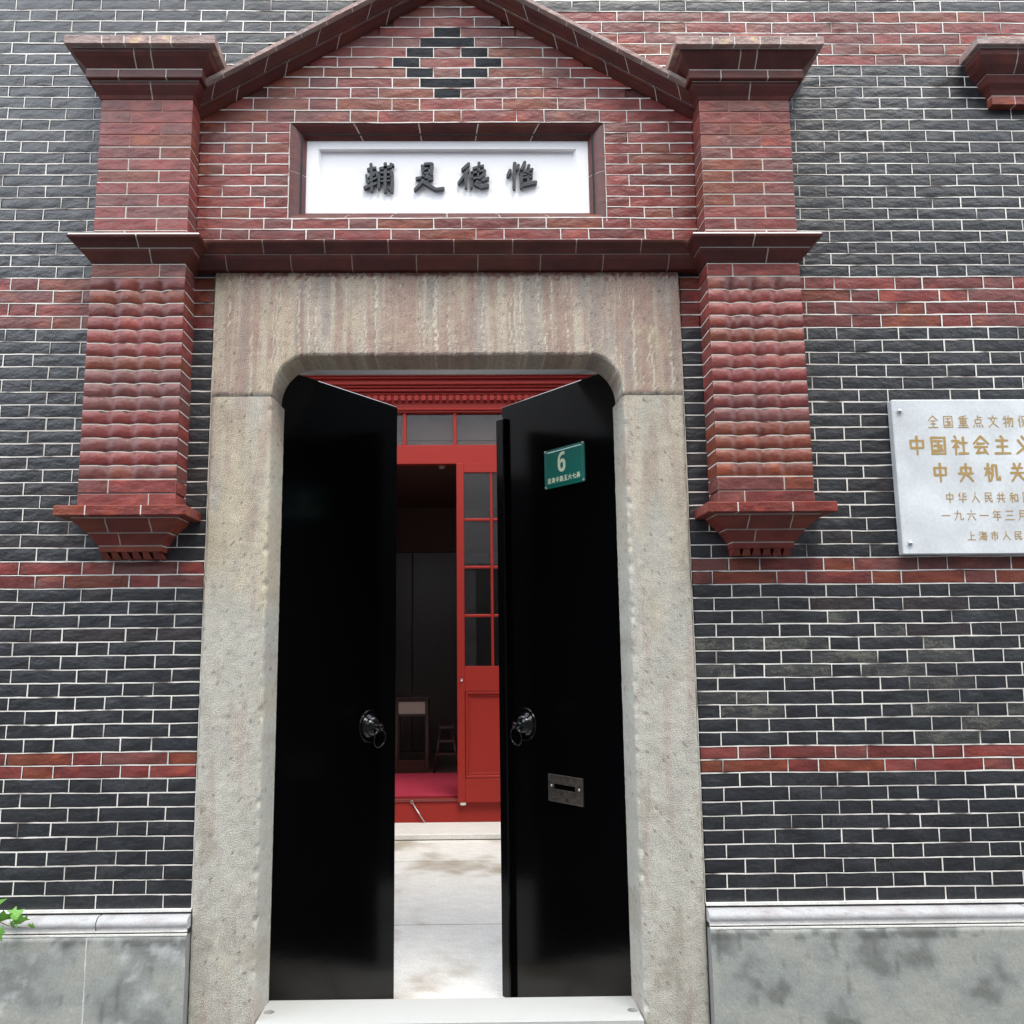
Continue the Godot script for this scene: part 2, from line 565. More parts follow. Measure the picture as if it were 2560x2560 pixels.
# whole course: bricks between the given joints, white mortar inside the gaps
func mould_course(called: String, part: Node3D, mort: SurfaceTool, x0: float, x1: float, zf: float, prof: Array, joints: Array, mats: String, zb := 0.0, gap := 0.005):
	var cuts := [null]
	for j in joints: cuts.append(j)
	cuts.append(null)
	for i in cuts.size() - 1:
		var st := start()
		mould(st, x0, x1, zf, prof, null if cuts[i] == null else cuts[i] + gap / 2, null if cuts[i + 1] == null else cuts[i + 1] - gap / 2, zb)
		build(st, called, pick(mats), part)
	var ip := []
	for q in prof: ip.append([q[0], q[1] - 0.0016])
	ip[0][0] += 0.0046 if called == "moulded_brick" else -0.001
	ip[-1][0] += 0.0006
	mort.set_color(Color(0.82, 0.8, 0.76) if called == "slab_brick" else Color(0.68, 0.65, 0.6))
	mould(mort, x0, x1, zf, ip, null, null, zb)

func pilaster(gate: Node3D, side: int):
	var cx := side * 1.179
	var hw := 0.179
	var x0 := cx - hw
	var x1 := cx + hw
	var zf := 0.13
	var p := sub("pilaster", gate)
	var core := start()
	core.set_color(Color(0.55, 0.52, 0.47))
	box(core, Vector3(x0 + 0.002, 2.44, 0.0), Vector3(x1 - 0.002, 2.86, zf - 0.002))
	box(core, Vector3(x0 + 0.002, 1.43, 0.0), Vector3(x1 - 0.002, 2.372, zf - 0.017))
	core.set_color(Color(0.3, 0.14, 0.12))
	box(core, Vector3(x0 + 0.002, 2.861, 0.0), Vector3(x1 - 0.002, 3.056, zf - 0.002))
	build(core, "mortar", M["mortar"], p)
	# upper shaft
	for r in 12:
		var y0 := 2.46 + r * 0.0495
		var cut := cx + (0.06 if (r % 2 == 0) == (side > 0) else -0.06)
		for e in [[x0, cut - 0.002], [cut + 0.002, x1]]:
			var st := start()
			box(st, Vector3(e[0], y0 + 0.0022, 0.0), Vector3(e[1], y0 + 0.0473, zf + rng.randf_range(-0.0006, 0.0006)), 0.0022)
			build(st, "brick", pick("red"), p)
	# lower shaft: one plain course, fifteen moulded ones, two plain courses
	var hgt := (2.372 - 1.431) / 18
	var wave := func(x: float, amp: float) -> float:
		var q: float = (x - x0) / (hw * 2)
		if q < 0.125 or q > 0.875: return 0.0
		var u: float = absf(fposmod(q * 4.0, 1.0) * 2.0 - 1.0)
		return -amp * (0.5 - 0.5 * cos(PI * clampf((u - 0.25) / 0.75, 0.0, 1.0)))
	var protos := []
	for k in 18:
		var y1 := 2.372 - k * hgt
		var ya := y1 - hgt + 0.0024
		var yb := y1 - 0.0024
		if k == 0 or k >= 16:
			var cut := cx + (0.07 if k == 16 else -0.08) * side
			for e in [[x0, cut - 0.002], [cut + 0.002, x1]]:
				var st := start()
				box(st, Vector3(e[0], ya, 0.0), Vector3(e[1], yb, zf), 0.0022)
				build(st, "brick", pick("red"), p)
			var sc := start()
			sc.set_color(Color(0.55, 0.52, 0.47))
			box(sc, Vector3(x0 + 0.002, ya - 0.004, 0.02), Vector3(x1 - 0.002, yb + 0.004, zf - 0.0025))
			build(sc, "mortar", M["mortar"], p)
			continue
		var st := start()
		var n := 40
		var top_amp := 0.004 if k == 1 else 0.014
		var ph := rng.randf_range(-0.006, 0.006)
		var ring := []
		for lv in [[ya, 0.0022, 1.0], [ya + 0.003, 0.0, 1.0], [(ya + yb) / 2, -0.0008, 1.0], [yb - 0.003, 0.0, 0.0], [yb, 0.0022, 0.0]]:
			var row := [Vector3(x0 + lv[1], lv[0], 0)]
			for i in n + 1:
				var x := x0 + hw * 2 * i / n
				var amp: float = lerpf(top_amp, 0.014, lv[2])
				row.append(Vector3(clampf(x, x0 + lv[1], x1 - lv[1]), lv[0], zf - lv[1] + wave.call(x + ph, amp) + 0.001 * N1.get_noise_2d(x * 40.0, lv[0] * 40.0)))
			row.append(Vector3(x1 - lv[1], lv[0], 0))
			ring.append(row)
		st.set_smooth_group(1)
		for i in ring.size() - 1:
			for q in ring[i].size() - 1:
				if q == 0 or q == ring[i].size() - 2: st.set_smooth_group(-1)
				else: st.set_smooth_group(1)
				face(st, [ring[i][q], ring[i][q + 1], ring[i + 1][q + 1], ring[i + 1][q]], Vector3(cx, (ya + yb) / 2, -0.4))
		st.set_smooth_group(-1)
		for lv in [0, ring.size() - 1]:
			var row: Array = ring[lv]
			for q in range(1, row.size() - 2):
				face(st, [Vector3(row[q].x, row[q].y, 0), row[q], row[q + 1], Vector3(row[q + 1].x, row[q + 1].y, 0)], Vector3(cx, (ya + yb) / 2, 0))
		build(st, "moulded_brick", pick("red"), p)
		# bead of mortar that follows the wave
		var bead := start()
		var last = null
		for i in n + 1:
			var x := x0 + hw * 2 * i / n
			var z: float = zf - 0.0022 + wave.call(x + ph, 0.014)
			var c := Color(0.56, 0.53, 0.48).lerp(Color(0.16, 0.06, 0.05), smoothstep(0.2, 0.5, N3.get_noise_2d(x * 7.0, ya * 13.0)))
			var pt := Vector3(x, ya - 0.0024, z)
			if last != null:
				var pl: Vector3 = last[0]
				for e in [[pl + Vector3(0, -0.002, 0), last[1]], [pl + Vector3(0, 0.002, 0), last[1]], [pt + Vector3(0, 0.002, 0), c], [pl + Vector3(0, -0.002, 0), last[1]], [pt + Vector3(0, 0.002, 0), c], [pt + Vector3(0, -0.002, 0), c]]:
					bead.set_color(e[1]); bead.add_vertex(e[0])
			last = [pt, c]
		build(bead, "mortar_bead", M["mortar"], p)
	# capital
	var cap := sub("capital", gate)
	var mo := start()
	mould_course("slab_brick", cap, mo, x0, x1, zf, [[3.258, 0.104], [3.253, 0.11], [3.221, 0.11], [3.219, 0.107]], [cx - 0.145, cx - 0.06, cx + 0.04, cx + 0.12], "slabred")
	mould_course("moulded_brick", cap, mo, x0, x1, zf, [[3.215, 0.087], [3.203, 0.085], [3.19, 0.077], [3.175, 0.062], [3.157, 0.046]], [cx - 0.03, cx + 0.035], "redmould")
	mould_course("moulded_brick", cap, mo, x0, x1, zf, [[3.153, 0.047], [3.122, 0.047], [3.118, 0.044]], [cx - 0.1, cx + 0.085], "redmould")
	mould_course("moulded_brick", cap, mo, x0, x1, zf, [[3.113, 0.031], [3.1, 0.028], [3.085, 0.018], [3.07, 0.006], [3.057, 0.001]], [cx + 0.02], "redmould")
	build(mo, "mortar", M["mortar"], cap)
	# impost block
	var imp := sub("impost", gate)
	mo = start()
	mould_course("moulded_brick", imp, mo, x0, x1, zf, [[2.463, 0.066], [2.458, 0.071], [2.45, 0.068], [2.44, 0.052], [2.424, 0.036]], [cx - 0.01 * side], "redmould")
	mould_course("moulded_brick", imp, mo, x0, x1, zf, [[2.419, 0.034], [2.41, 0.03], [2.395, 0.016], [2.376, 0.001]], [cx + 0.05], "redmould")
	build(mo, "mortar", M["mortar"], imp)
	# corbel at the foot
	var cb := sub("corbel", gate)
	mo = start()
	mould_course("slab_brick", cb, mo, x0, x1, zf, [[1.431, 0.054], [1.428, 0.058], [1.396, 0.058], [1.393, 0.054]], [cx - 0.125, cx + 0.075], "basered")
	mould_course("moulded_brick", cb, mo, x0, x1, zf, [[1.388, 0.016], [1.375, 0.006], [1.36, -0.012], [1.343, -0.026]], [cx - 0.07, cx + 0.09], "basered")
	mould_course("moulded_brick", cb, mo, x0, x1, zf, [[1.338, -0.03], [1.325, -0.042], [1.312, -0.051], [1.299, -0.058]], [cx - 0.035], "basered")
	mould_course("moulded_brick", cb, mo, x0, x1, zf, [[1.294, -0.062], [1.276, -0.064], [1.274, -0.067]], [], "basered")
	build(mo, "mortar", M["mortar"], cb)
	for k in 6:
		var st := start()
		var x := cx - 0.112 + k * 0.0385
		for e in [[1.2735, 0.013, 0.058], [1.25, 0.0165, 0.035]]: pass
		var q := [[x, 0.0115, 1.2735, 0.06], [x, 0.0165, 1.25, 0.038]]
		var a := []
		for e in q:
			a.append([Vector3(e[0], e[2], 0), Vector3(e[0], e[2], e[3]), Vector3(e[0] + e[1] * 2, e[2], e[3]), Vector3(e[0] + e[1] * 2, e[2], 0)])
		var mid := Vector3(x + 0.015, 1.26, 0.02)
		for i in 3: face(st, [a[0][i], a[0][i + 1], a[1][i + 1], a[1][i]], mid)
		face(st, a[0], mid); face(st, a[1], mid)
		build(st, "tooth", pick("basered"), cb)

func gateway():
	var g := thing("brick_gateway", "red brick gate surround with pilasters and a pointed pediment above the door", "gateway", Vector3(0, 1.25, 0))
	var cst := start()
	for e in [[-0.921, 2.39, 0.921, 2.645], [-0.921, 2.645, -0.59, 2.99], [0.59, 2.645, 0.921, 2.99], [-0.921, 2.99, 0.921, 4.42]]:
		box(cst, Vector3(e[0], e[1], -0.40), Vector3(e[2], e[3], -0.0065))
	box(cst, Vector3(-0.59, 2.645, -0.40), Vector3(0.59, 2.99, -0.091))
	build(cst, "masonry_core", M["core"], g)
	box_of("inner_plaster", Vector3(-0.979, 2.1, -0.415), Vector3(0.979, 4.42, -0.402), M["plaster"], g, 0.0)
	box_of("inner_soffit", Vector3(-0.9, 2.1, -0.4), Vector3(0.9, 2.386, -0.172), M["plaster_white"], g, 0.0)
	for s in [-1, 1]: pilaster(g, s)
	# brick field of the pediment
	var f := sub("tympanum", g)
	var mo := start()
	var level := func(r: int) -> float:
		if r <= 0: return 3.029 + r * 0.0462
		if r <= 2: return 3.029 + r * 0.0535
		return 3.136 + (r - 2) * 0.0456
	var lim_at := func(y: float) -> float: return clampf(0.984 - (y - 3.045) / 0.575, 0.0, 1.0)
	var zf := 0.02
	for r in range(-12, 12):
		var y0: float = level.call(r)
		var y1: float = level.call(r + 1)
		if y1 < 2.47: continue
		# bond centred on the axis: above the panel headers and stretchers alternate about x = 0
		var xs := [-1.0]
		var head := r % 2 == 0
		var hdr := 0.112
		var str_ := 0.226
		var x := (hdr if head else str_) / 2
		var right := [x]
		var nxt := not head or r == 4 or r == 6
		while x < 0.985:
			x += hdr if nxt else str_
			nxt = not nxt
			if x < 0.955: right.append(x)
		var all := [-1.0]
		for i in range(right.size() - 1, -1, -1): all.append(-right[i])
		for q in right: all.append(q)
		all.append(1.0)
		for i in all.size() - 1:
			var a: float = all[i] + 0.0026
			var b: float = all[i + 1] - 0.0026
			var spans := [[a, b]]
			if y1 > 2.62 and y0 < 3.02:   # beside the inscription
				if b <= -0.638 or a >= 0.638: pass
				elif a < -0.638 and b > -0.638: spans = [[a, -0.641]]
				elif a < 0.638 and b > 0.638: spans = [[0.641, b]]
				else: continue
			for s in spans:
				if s[1] - s[0] < 0.02: continue
				var ax := minf(absf(s[0]), absf(s[1]))
				if s[0] * s[1] < 0: ax = 0.0
				if y0 > rake(ax) + 0.03 or y1 > rake(maxf(absf(s[0]), absf(s[1]))) + 0.14: continue
				var k := r - 2   # rows of the dark diamond: 2..8
				var cxx: float = (s[0] + s[1]) / 2
				var dark := false
				if k >= 0 and k <= 6:
					var ring := 3 - absi(k - 3)
					var ac := absf(cxx)
					if ring == 0: dark = ac < 0.05
					elif ring == 1: dark = ac < 0.05
					elif ring == 2: dark = ac > 0.08 and ac < 0.14
					elif ring == 3: dark = ac > 0.15 and ac < 0.2
				brick("brick", s[0], s[1], y0 + 0.0024, y1 - 0.0024, zf, 0.024, M["diamond"] if dark else pick("red"), f)
				if i > 0 and s[0] == a and absf(a) < lim_at.call(y1):
					ribbon(mo, Vector3(all[i], y0, zf + 0.0012), Vector3(all[i], y1, zf + 0.0012), 0.0047, Color(0.74, 0.69, 0.65), Color(0.22, 0.08, 0.07))
		var lim := clampf(0.984 - (y0 - 3.045) / 0.575 + 0.02, 0.0, 1.0)
		for seg in ([[-1.0, -0.638], [0.638, 1.0]] if (y0 > 2.62 and y0 < 3.02) else [[-lim, lim]]):
			ribbon(mo, Vector3(seg[0], y0, zf + 0.0011), Vector3(seg[1], y0, zf + 0.0011), 0.0047, Color(0.74, 0.69, 0.65), Color(0.22, 0.08, 0.07))
	for s in [-1, 1]:
		ribbon(mo, Vector3(s * 0.6385, 2.6, zf - 0.0006), Vector3(s * 0.6385, 3.03, zf - 0.0006), 0.005, Color(0.6, 0.57, 0.53), Color(0.3, 0.12, 0.1))
	build(mo, "mortar", M["mortar"], f)
	var core := start()
	for e in [[-1.0, 2.45, -0.65, 3.2], [0.65, 2.45, 1.0, 3.2], [-0.65, 2.45, 0.65, 2.612], [-0.65, 3.04, 0.65, 3.2]]:
		box(core, Vector3(e[0], e[1], -0.006), Vector3(e[2], e[3], zf - 0.006))
	var tri_mid := Vector3(0, 3.3, 0)
	face(core, [Vector3(-1.0, 3.2, zf - 0.006), Vector3(-0.72, 3.2, zf - 0.006), Vector3(0, 3.61, zf - 0.006), Vector3(0.72, 3.2, zf - 0.006)], Vector3(0, 3.3, -1))
	build(core, "backing", M["redcore"], f)
	# splayed brick surround of the inscription
	var su := sub("panel_surround", g)
	mo = start()
	var O := [-0.636, 2.613, 0.636, 3.026]
	var I := [-0.577, 2.66, 0.577, 2.976]
	var prof := [[0.0, 0.019], [0.3, 0.013], [0.65, -0.006], [1.0, -0.03]]   # share of the way in, z
	var edge := func(sd: int, t: float, w: float, z: float) -> Vector3:
		# sd 0 top, 1 right, 2 bottom, 3 left; t along, w share inwards
		var x0 := lerpf(O[0], I[0], w); var x1 := lerpf(O[2], I[2], w)
		var y0 := lerpf(O[1], I[1], w); var y1 := lerpf(O[3], I[3], w)
		if sd == 0: return Vector3(lerpf(x0, x1, t), y1, z)
		if sd == 2: return Vector3(lerpf(x0, x1, t), y0, z)
		if sd == 1: return Vector3(x1, lerpf(y0, y1, t), z)
		return Vector3(x0, lerpf(y0, y1, t), z)
	for sd in 4:
		var n: int = [5, 2, 6, 2][sd]
		var cuts := [0.0]
		for i in range(1, n): cuts.append(float(i) / n + rng.randf_range(-0.015, 0.015))
		cuts.append(1.0)
		var g2: float = 0.0022 if sd % 2 == 0 else 0.006
		for i in n + 1:
			var a: float = cuts[i] + (g2 if i > 0 else 0.0) if i < n else 0.0
			var b: float = cuts[i + 1] - (g2 if i < n - 1 else 0.0) if i < n else 1.0
			var st := start() if i < n else mo
			if i == n: mo.set_color(Color(0.5, 0.42, 0.38))
			st.set_smooth_group(1)
			var dz := 0.0 if i < n else -0.0016
			for k in prof.size() - 1:
				face(st, [edge.call(sd, a, prof[k][0], prof[k][1] + dz), edge.call(sd, b, prof[k][0], prof[k][1] + dz), edge.call(sd, b, prof[k + 1][0], prof[k + 1][1] + dz), edge.call(sd, a, prof[k + 1][0], prof[k + 1][1] + dz)], Vector3(0, 2.82, -3))
			st.set_smooth_group(-1)
			if i < n: build(st, "moulded_brick", pick("redmould"), su)
	build(mo, "mortar", M["mortar"], su)
	# architrave between the imposts
	var ar := sub("architrave", g)
	mo = start()
	for row in [[[2.483, 0.084], [2.478, 0.09], [2.47, 0.087], [2.455, 0.07], [2.439, 0.056]], [[2.434, 0.053], [2.42, 0.046], [2.405, 0.033], [2.389, 0.018]]]:
		var js := []
		var x := -0.72 if js.is_empty() and row[0][0] > 2.45 else -0.86
		while x < 0.95:
			js.append(x + rng.randf_range(-0.01, 0.01))
			x += 0.246
		var c0 := -1.0
		for i in js.size() + 1:
			var c1: float = js[i] if i < js.size() else 1.0
			var st := start()
			mould(st, 0, 0, 0.02, row, c0 + (0.0022 if i > 0 else 0.0), c1 - (0.0022 if i < js.size() else 0.0), 0.0)
			build(st, "moulded_brick", pick("redmould"), ar)
			c0 = c1
		var ip := []
		for q in row: ip.append([q[0], q[1] - 0.0016])
		ip[0][0] += 0.0046 if row[0][0] < 2.45 else -0.001
		ip[-1][0] += 0.0006
		mo.set_color(Color(0.45, 0.37, 0.33))
		mould(mo, 0, 0, 0.02, ip, -0.999, 0.999, 0.0)
	build(mo, "mortar", M["mortar"], ar)
	# raking cornice: rows of [height across the slope, z] and joints
	var ang := atan(0.575)
	for s in [-1, 1]:
		var rk := sub("raking_cornice", g)
		mo = start()
		var rows := [
			[[[0.142, 0.0], [0.142, 0.126], [0.138, 0.131], [0.109, 0.131], [0.106, 0.128], [0.106, 0.0]], "slabred", 0.118, 0.05],
			[[[0.101, 0.0], [0.101, 0.108], [0.092, 0.105], [0.078, 0.094], [0.064, 0.079], [0.052, 0.07], [0.052, 0.0]], "redmould", 0.235, 0.02],
			[[[0.047, 0.0], [0.047, 0.066], [0.03, 0.065], [0.026, 0.056], [0.016, 0.045], [0.004, 0.03], [0.0, 0.022], [0.0, 0.0]], "redmould", 0.235, 0.14]]
		for row in rows:
			var pr: Array = row[0]
			var at := func(sl, hh: float, z: float) -> Vector3:
				# sl: distance up the slope from x = 0.984; null for the mitre at the ridge
				var d: float = (0.984 + hh * sin(ang) * -1.0) / cos(ang) if sl == null else sl
				if sl == null: d = (0.984 - hh * sin(ang)) / cos(ang)
				var x: float = 0.984 - d * cos(ang) - hh * sin(ang)
				if sl == null: x = 0.0
				return Vector3(s * x * (1.0 if sl != null else 0.0), 3.048 + d * sin(ang) + hh * cos(ang), z)
			var cuts := [-0.05]
			var q: float = row[3]
			while q < 0.95:
				cuts.append(q + rng.randf_range(-0.006, 0.006))
				q += row[2]
			cuts.append(null)
			for i in cuts.size():
				var whole := i == cuts.size() - 1
				var a = cuts[0] if whole else cuts[i]
				var b = null if whole else cuts[i + 1]
				if not whole:
					if i > 0: a += 0.0024
					if b != null: b -= 0.0024
				var st := mo if whole else start()
				if whole: mo.set_color(Color(0.82, 0.8, 0.76) if row[1] == "slabred" else Color(0.66, 0.62, 0.57))
				var A := []
				var B := []
				for e in pr:
					var zz: float = e[1] - (0.0016 if whole and e[1] > 0.0 else 0.0)
					var hh: float = e[0]
					if whole: hh = e[0] + ((-0.001 if row[1] == "slabred" else 0.0046) if e[0] == pr[0][0] else (0.0006 if e[0] == pr[-1][0] else 0.0))
					A.append(at.call(a, hh, zz)); B.append(at.call(b, hh, zz))
				var mid := Vector3.ZERO
				for e in A + B: mid += e
				mid /= A.size() * 2
				mid.z = 0.03
				for k in A.size() - 1: face(st, [A[k], A[k + 1], B[k + 1], B[k]], mid)
				face(st, A, (mid + B[1]) / 2)
				face(st, B, (mid + A[1]) / 2)
				if not whole: build(st, "slab_brick" if row[1] == "slabred" else "moulded_brick", pick(row[1]), rk)
		build(mo, "mortar", M["mortar"], rk)

# ------------------------------------------------------------------ writing
const GLYPH := {
	"全": "50,2 8,40;50,2 92,40;28,42 72,42;28,66 72,66;50,42 50,94;8,94 92,94",
	"国": "12,8 12,96;12,8 88,8;88,8 88,96;12,92 88,92;28,26 72,26;28,50 72,50;24,76 76,76;50,26 50,76;62,58 70,68",
	"重": "78,4 22,12;8,24 92,24;24,36 76,36;24,36 24,64;76,36 76,64;24,50 76,50;24,64 76,64;50,8 50,94;14,78 86,78;6,94 94,94",
	"点": "48,2 48,34;48,16 80,16;24,34 76,34;24,34 24,62;76,34 76,62;24,62 76,62;14,76 6,94;36,76 40,92;58,76 64,92;80,74 92,94",
	"文": "46,2 54,14;8,22 92,22;28,22 50,62 92,94;72,22 50,62 8,94",
	"物": "14,12 6,38;6,30 44,30;27,4 27,96;6,64 44,54;56,4 44,40;52,24 92,24 88,90 76,88;66,26 46,66;80,26 52,90",
	"保": "26,4 6,46;18,30 18,96;42,10 84,10;42,10 42,38;84,10 84,38;42,38 84,38;34,54 96,54;63,38 63,96;62,56 36,88;64,56 94,88",
	"中": "14,24 86,24;14,24 14,62;86,24 86,62;14,62 86,62;50,2 50,98",
	"社": "24,2 32,14;8,26 44,26 10,60;26,46 26,98;32,50 44,60;52,36 94,36;72,8 72,92;46,92 98,92",
	"会": "50,2 6,42;50,2 94,42;30,40 70,40;14,58 86,58;46,58 22,90 80,86;68,72 86,96",
	"主": "44,2 56,14;16,24 84,24;20,56 80,56;50,24 50,92;6,92 94,92",
	"义": "44,4 54,20;20,24 50,62 94,94;82,20 50,66 6,94",
	"央": "20,24 80,24;20,24 20,54;80,24 80,54;6,54 94,54;50,4 50,50 10,96;52,56 92,96",
	"机": "8,28 46,28;28,4 28,98;27,32 6,66;30,42 44,56;56,12 54,60 40,94;56,12 80,12 80,86 98,86 98,72",
	"关": "30,4 38,20;70,4 60,20;18,26 82,26;8,52 92,52;50,26 50,52 10,96;52,56 92,96",
	"华": "26,4 6,36;20,24 20,52;84,8 50,34;58,4 58,44 90,44 90,32;8,68 92,68;50,54 50,98",
	"人": "50,4 46,46 8,94;50,40 92,94",
	"民": "18,8 84,8;84,8 84,34;18,34 84,34;18,8 18,92 44,78;14,58 88,58;52,36 66,78 88,94 92,76",
	"共": "32,6 32,60;68,6 68,60;12,28 88,28;6,60 94,60;34,70 14,94;64,70 88,94",
	"和": "44,6 16,14;6,34 52,34;30,10 30,98;29,38 6,74;32,46 50,62;60,24 94,24;60,24 60,88;94,24 94,88;60,80 94,80",
	"一": "6,50 94,50",
	"九": "40,4 38,44 8,94;12,30 70,30 70,84 94,90 94,74",
	"六": "46,4 54,20;6,36 94,36;36,52 12,92;62,52 88,92",
	"年": "30,4 12,34;26,18 88,18;26,42 84,42;26,42 26,66;6,66 94,66;56,18 56,98",
	"三": "14,12 86,12;20,50 80,50;6,90 94,90",
	"月": "26,8 26,60 10,96;26,8 78,8 78,92 64,90;26,34 78,34;26,60 78,60",
	"上": "46,6 46,92;46,44 84,44;6,92 94,92",
	"海": "10,8 22,18;6,34 18,44;8,92 24,60;46,4 32,28;40,18 92,18;42,32 36,84;42,32 86,32 82,96 70,92;28,58 96,58;36,84 90,84;58,40 64,50;56,66 62,76",
	"市": "46,2 54,14;8,22 92,22;20,42 20,84;20,42 80,42 80,82 70,80;50,22 50,98",
	"淮": "10,8 22,18;6,34 18,44;8,92 24,60;48,4 30,42;40,28 40,98;66,4 72,18;40,24 94,24;40,46 90,46;40,68 90,68;40,92 96,92;66,24 66,92",
	"路": "10,8 40,8 40,34 10,34 10,8;26,34 26,90;26,58 42,58;10,52 10,92;4,94 46,84;62,4 46,34;58,16 84,16 48,60;56,26 96,62;56,64 88,64 88,94 56,94 56,64",
	"五": "12,8 88,8;48,8 36,92;18,46 74,46 70,92;4,92 96,92",
	"七": "6,48 94,36;42,6 42,80 56,90 90,88 92,70",
	"弄": "16,6 84,6;20,26 80,26;50,6 50,44;8,46 92,46;4,68 96,68;34,54 30,74 12,96;68,54 68,98"}

# one stroke as a solid bar with rounded ends between z0 and z1
func stroke(st: SurfaceTool, a: Vector2, b: Vector2, wa: float, wb: float, z0: float, z1: float, ends := 5):
	var d := (b - a).normalized()
	var n := Vector2(-d.y, d.x)
	var ring := []
	for i in ends + 1:
		var t := PI * i / ends
		ring.append(a + (n * cos(t) - d * sin(t)) * wa / 2)
	for i in ends + 1:
		var t := PI * i / ends
		ring.append(b + (-n * cos(t) + d * sin(t)) * wb / 2)
	var c2 := (a + b) / 2
	var c := Vector3(c2.x, c2.y, (z0 + z1) / 2)
	var top := []
	for q in ring: top.append(Vector3(q.x, q.y, z1))
	face(st, top, c)
	for i in ring.size():
		var p: Vector2 = ring[i]
		var q: Vector2 = ring[(i + 1) % ring.size()]
		face(st, [Vector3(p.x, p.y, z0), Vector3(q.x, q.y, z0), Vector3(q.x, q.y, z1), Vector3(p.x, p.y, z1)], c)

# a written character: left, top, size
func glyph(st: SurfaceTool, ch: String, left: float, top: float, w: float, h: float, thick: float, z0: float, z1: float, brush := 0.0):
	var lift := 0.0
	for s in GLYPH[ch].split(";"):
		lift += 0.00005
		var pts := []
		for q in s.split(" "):
			var e: PackedStringArray = q.split(",")
			pts.append(Vector2(left + e[0].to_float() / 100.0 * w, top - e[1].to_float() / 100.0 * h))
		for i in pts.size() - 1:
			stroke(st, pts[i], pts[i + 1], thick * (1.0 + brush * 0.5), thick * (1.0 - brush * 0.2 if i < pts.size() - 2 else 1.0 - brush * 0.35), z0, z1 + lift + 0.00002 * i, 3)

# brushed characters: strokes of [width, x, y, x, y ...] in the units of the drawing
const BRUSH := [
	[[70, 255, 200, 262, 400, 270, 560, 275, 765], [60, 195, 305, 350, 270], [52, 155, 440, 168, 560, 205, 590], [58, 250, 400, 395, 375, 400, 470], [42, 215, 480, 330, 425], [50, 190, 585, 400, 480], [66, 125, 705, 360, 615], [76, 570, 190, 570, 420, 568, 780], [64, 465, 290, 690, 240], [56, 690, 190, 745, 212], [58, 432, 400, 430, 720], [50, 440, 385, 720, 370], [84, 715, 400, 728, 600, 720, 780], [40, 470, 485, 690, 470], [40, 480, 565, 690, 552], [46, 720, 780, 635, 700]],
	[[70, 1385, 235, 1400, 450], [58, 1445, 190, 1590, 178], [80, 1597, 200, 1582, 440], [46, 1420, 310, 1495, 290], [54, 1420, 400, 1590, 372], [64, 1265, 505, 1605, 455], [64, 1405, 470, 1370, 600, 1225, 750], [62, 1492, 440, 1490, 600], [54, 1490, 535, 1605, 512], [74, 1400, 570, 1530, 660, 1680, 745, 1845, 722]],
	[[70, 370, 190, 235, 310], [68, 360, 320, 150, 605], [74, 312, 420, 310, 690], [70, 600, 175, 590, 310], [58, 485, 285, 690, 228], [74, 432, 390, 430, 690], [58, 450, 385, 720, 330], [72, 722, 345, 705, 420, 600, 500], [46, 580, 330, 575, 480], [54, 430, 520, 620, 482], [58, 560, 575, 600, 620], [78, 535, 625, 640, 690, 790, 665], [72, 685, 540, 795, 500]],
	[[72, 1285, 335, 1232, 440], [82, 1390, 185, 1370, 420, 1370, 705], [66, 1470, 220, 1430, 300], [72, 1612, 155, 1510, 365], [72, 1530, 345, 1530, 695], [66, 1700, 225, 1680, 320], [52, 1540, 375, 1780, 300], [42, 1560, 430, 1768, 400], [42, 1555, 500, 1768, 470], [58, 1680, 300, 1680, 600], [84, 1540, 650, 1845, 590]]]

func inscription():
	var t := thing("inscription_panel", "white plaster panel with four raised black characters under the pediment", "inscription", Vector3(0, 2.66, -0.06))
	var st := start()
	box(st, Vector3(-0.585, 2.65, -0.09), Vector3(0.585, 2.986, -0.05))
	build(st, "field", M["plaster_white"], t)
	st = start()
	var o := [-0.58, 2.654, 0.58, 2.982]
	var i := [-0.53, 2.69, 0.53, 2.942]
	var z := [-0.031, -0.05]
	for k in 4:
		var P := [Vector3(o[0], o[1], z[0]), Vector3(o[2], o[1], z[0]), Vector3(o[2], o[3], z[0]), Vector3(o[0], o[3], z[0])]
		var Q := [Vector3(i[0], i[1], z[0]), Vector3(i[2], i[1], z[0]), Vector3(i[2], i[3], z[0]), Vector3(i[0], i[3], z[0])]
		var k2 := (k + 1) % 4
		face(st, [P[k], P[k2], Q[k2], Q[k]], Vector3(0, 2.8, -1))
		var dn := Vector3(0, 0, z[1] - z[0])
		var inw: Vector3 = (Vector3(0, 2.816, z[0]) - Q[k]).normalized() * 0.012
		var inw2: Vector3 = (Vector3(0, 2.816, z[0]) - Q[k2]).normalized() * 0.012
		face(st, [Q[k], Q[k2], Q[k2] + dn + inw2, Q[k] + dn + inw], Vector3(0, 2.8, -1))
	build(st, "border", M["plaster_white"], t)
	var at := [[-0.345, 90.0, 2.883, 160.0], [-0.345, 90.0, 2.883, 160.0], [0.039, 120.0, 2.887, 140.0], [0.039, 120.0, 2.887, 140.0]]
	for c in 4:
		st = start()
		var k := 0.000186
		for s in BRUSH[c]:
			for e in range(1, s.size() - 3, 2):
				var a := Vector2(at[c][0] + (s[e] - at[c][1]) * k, at[c][2] - (s[e + 1] - at[c][3]) * 0.0002)
				var b := Vector2(at[c][0] + (s[e + 2] - at[c][1]) * k, at[c][2] - (s[e + 3] - at[c][3]) * 0.0002)
				stroke(st, a, b, s[0] * k * (1.02 if e == 1 else 0.9), s[0] * k * 0.86, -0.0505, -0.032 + 0.0006 * (e % 5) + 0.0003 * (s[0] % 4), 6)
		build(st, "character", M["ink"], t)

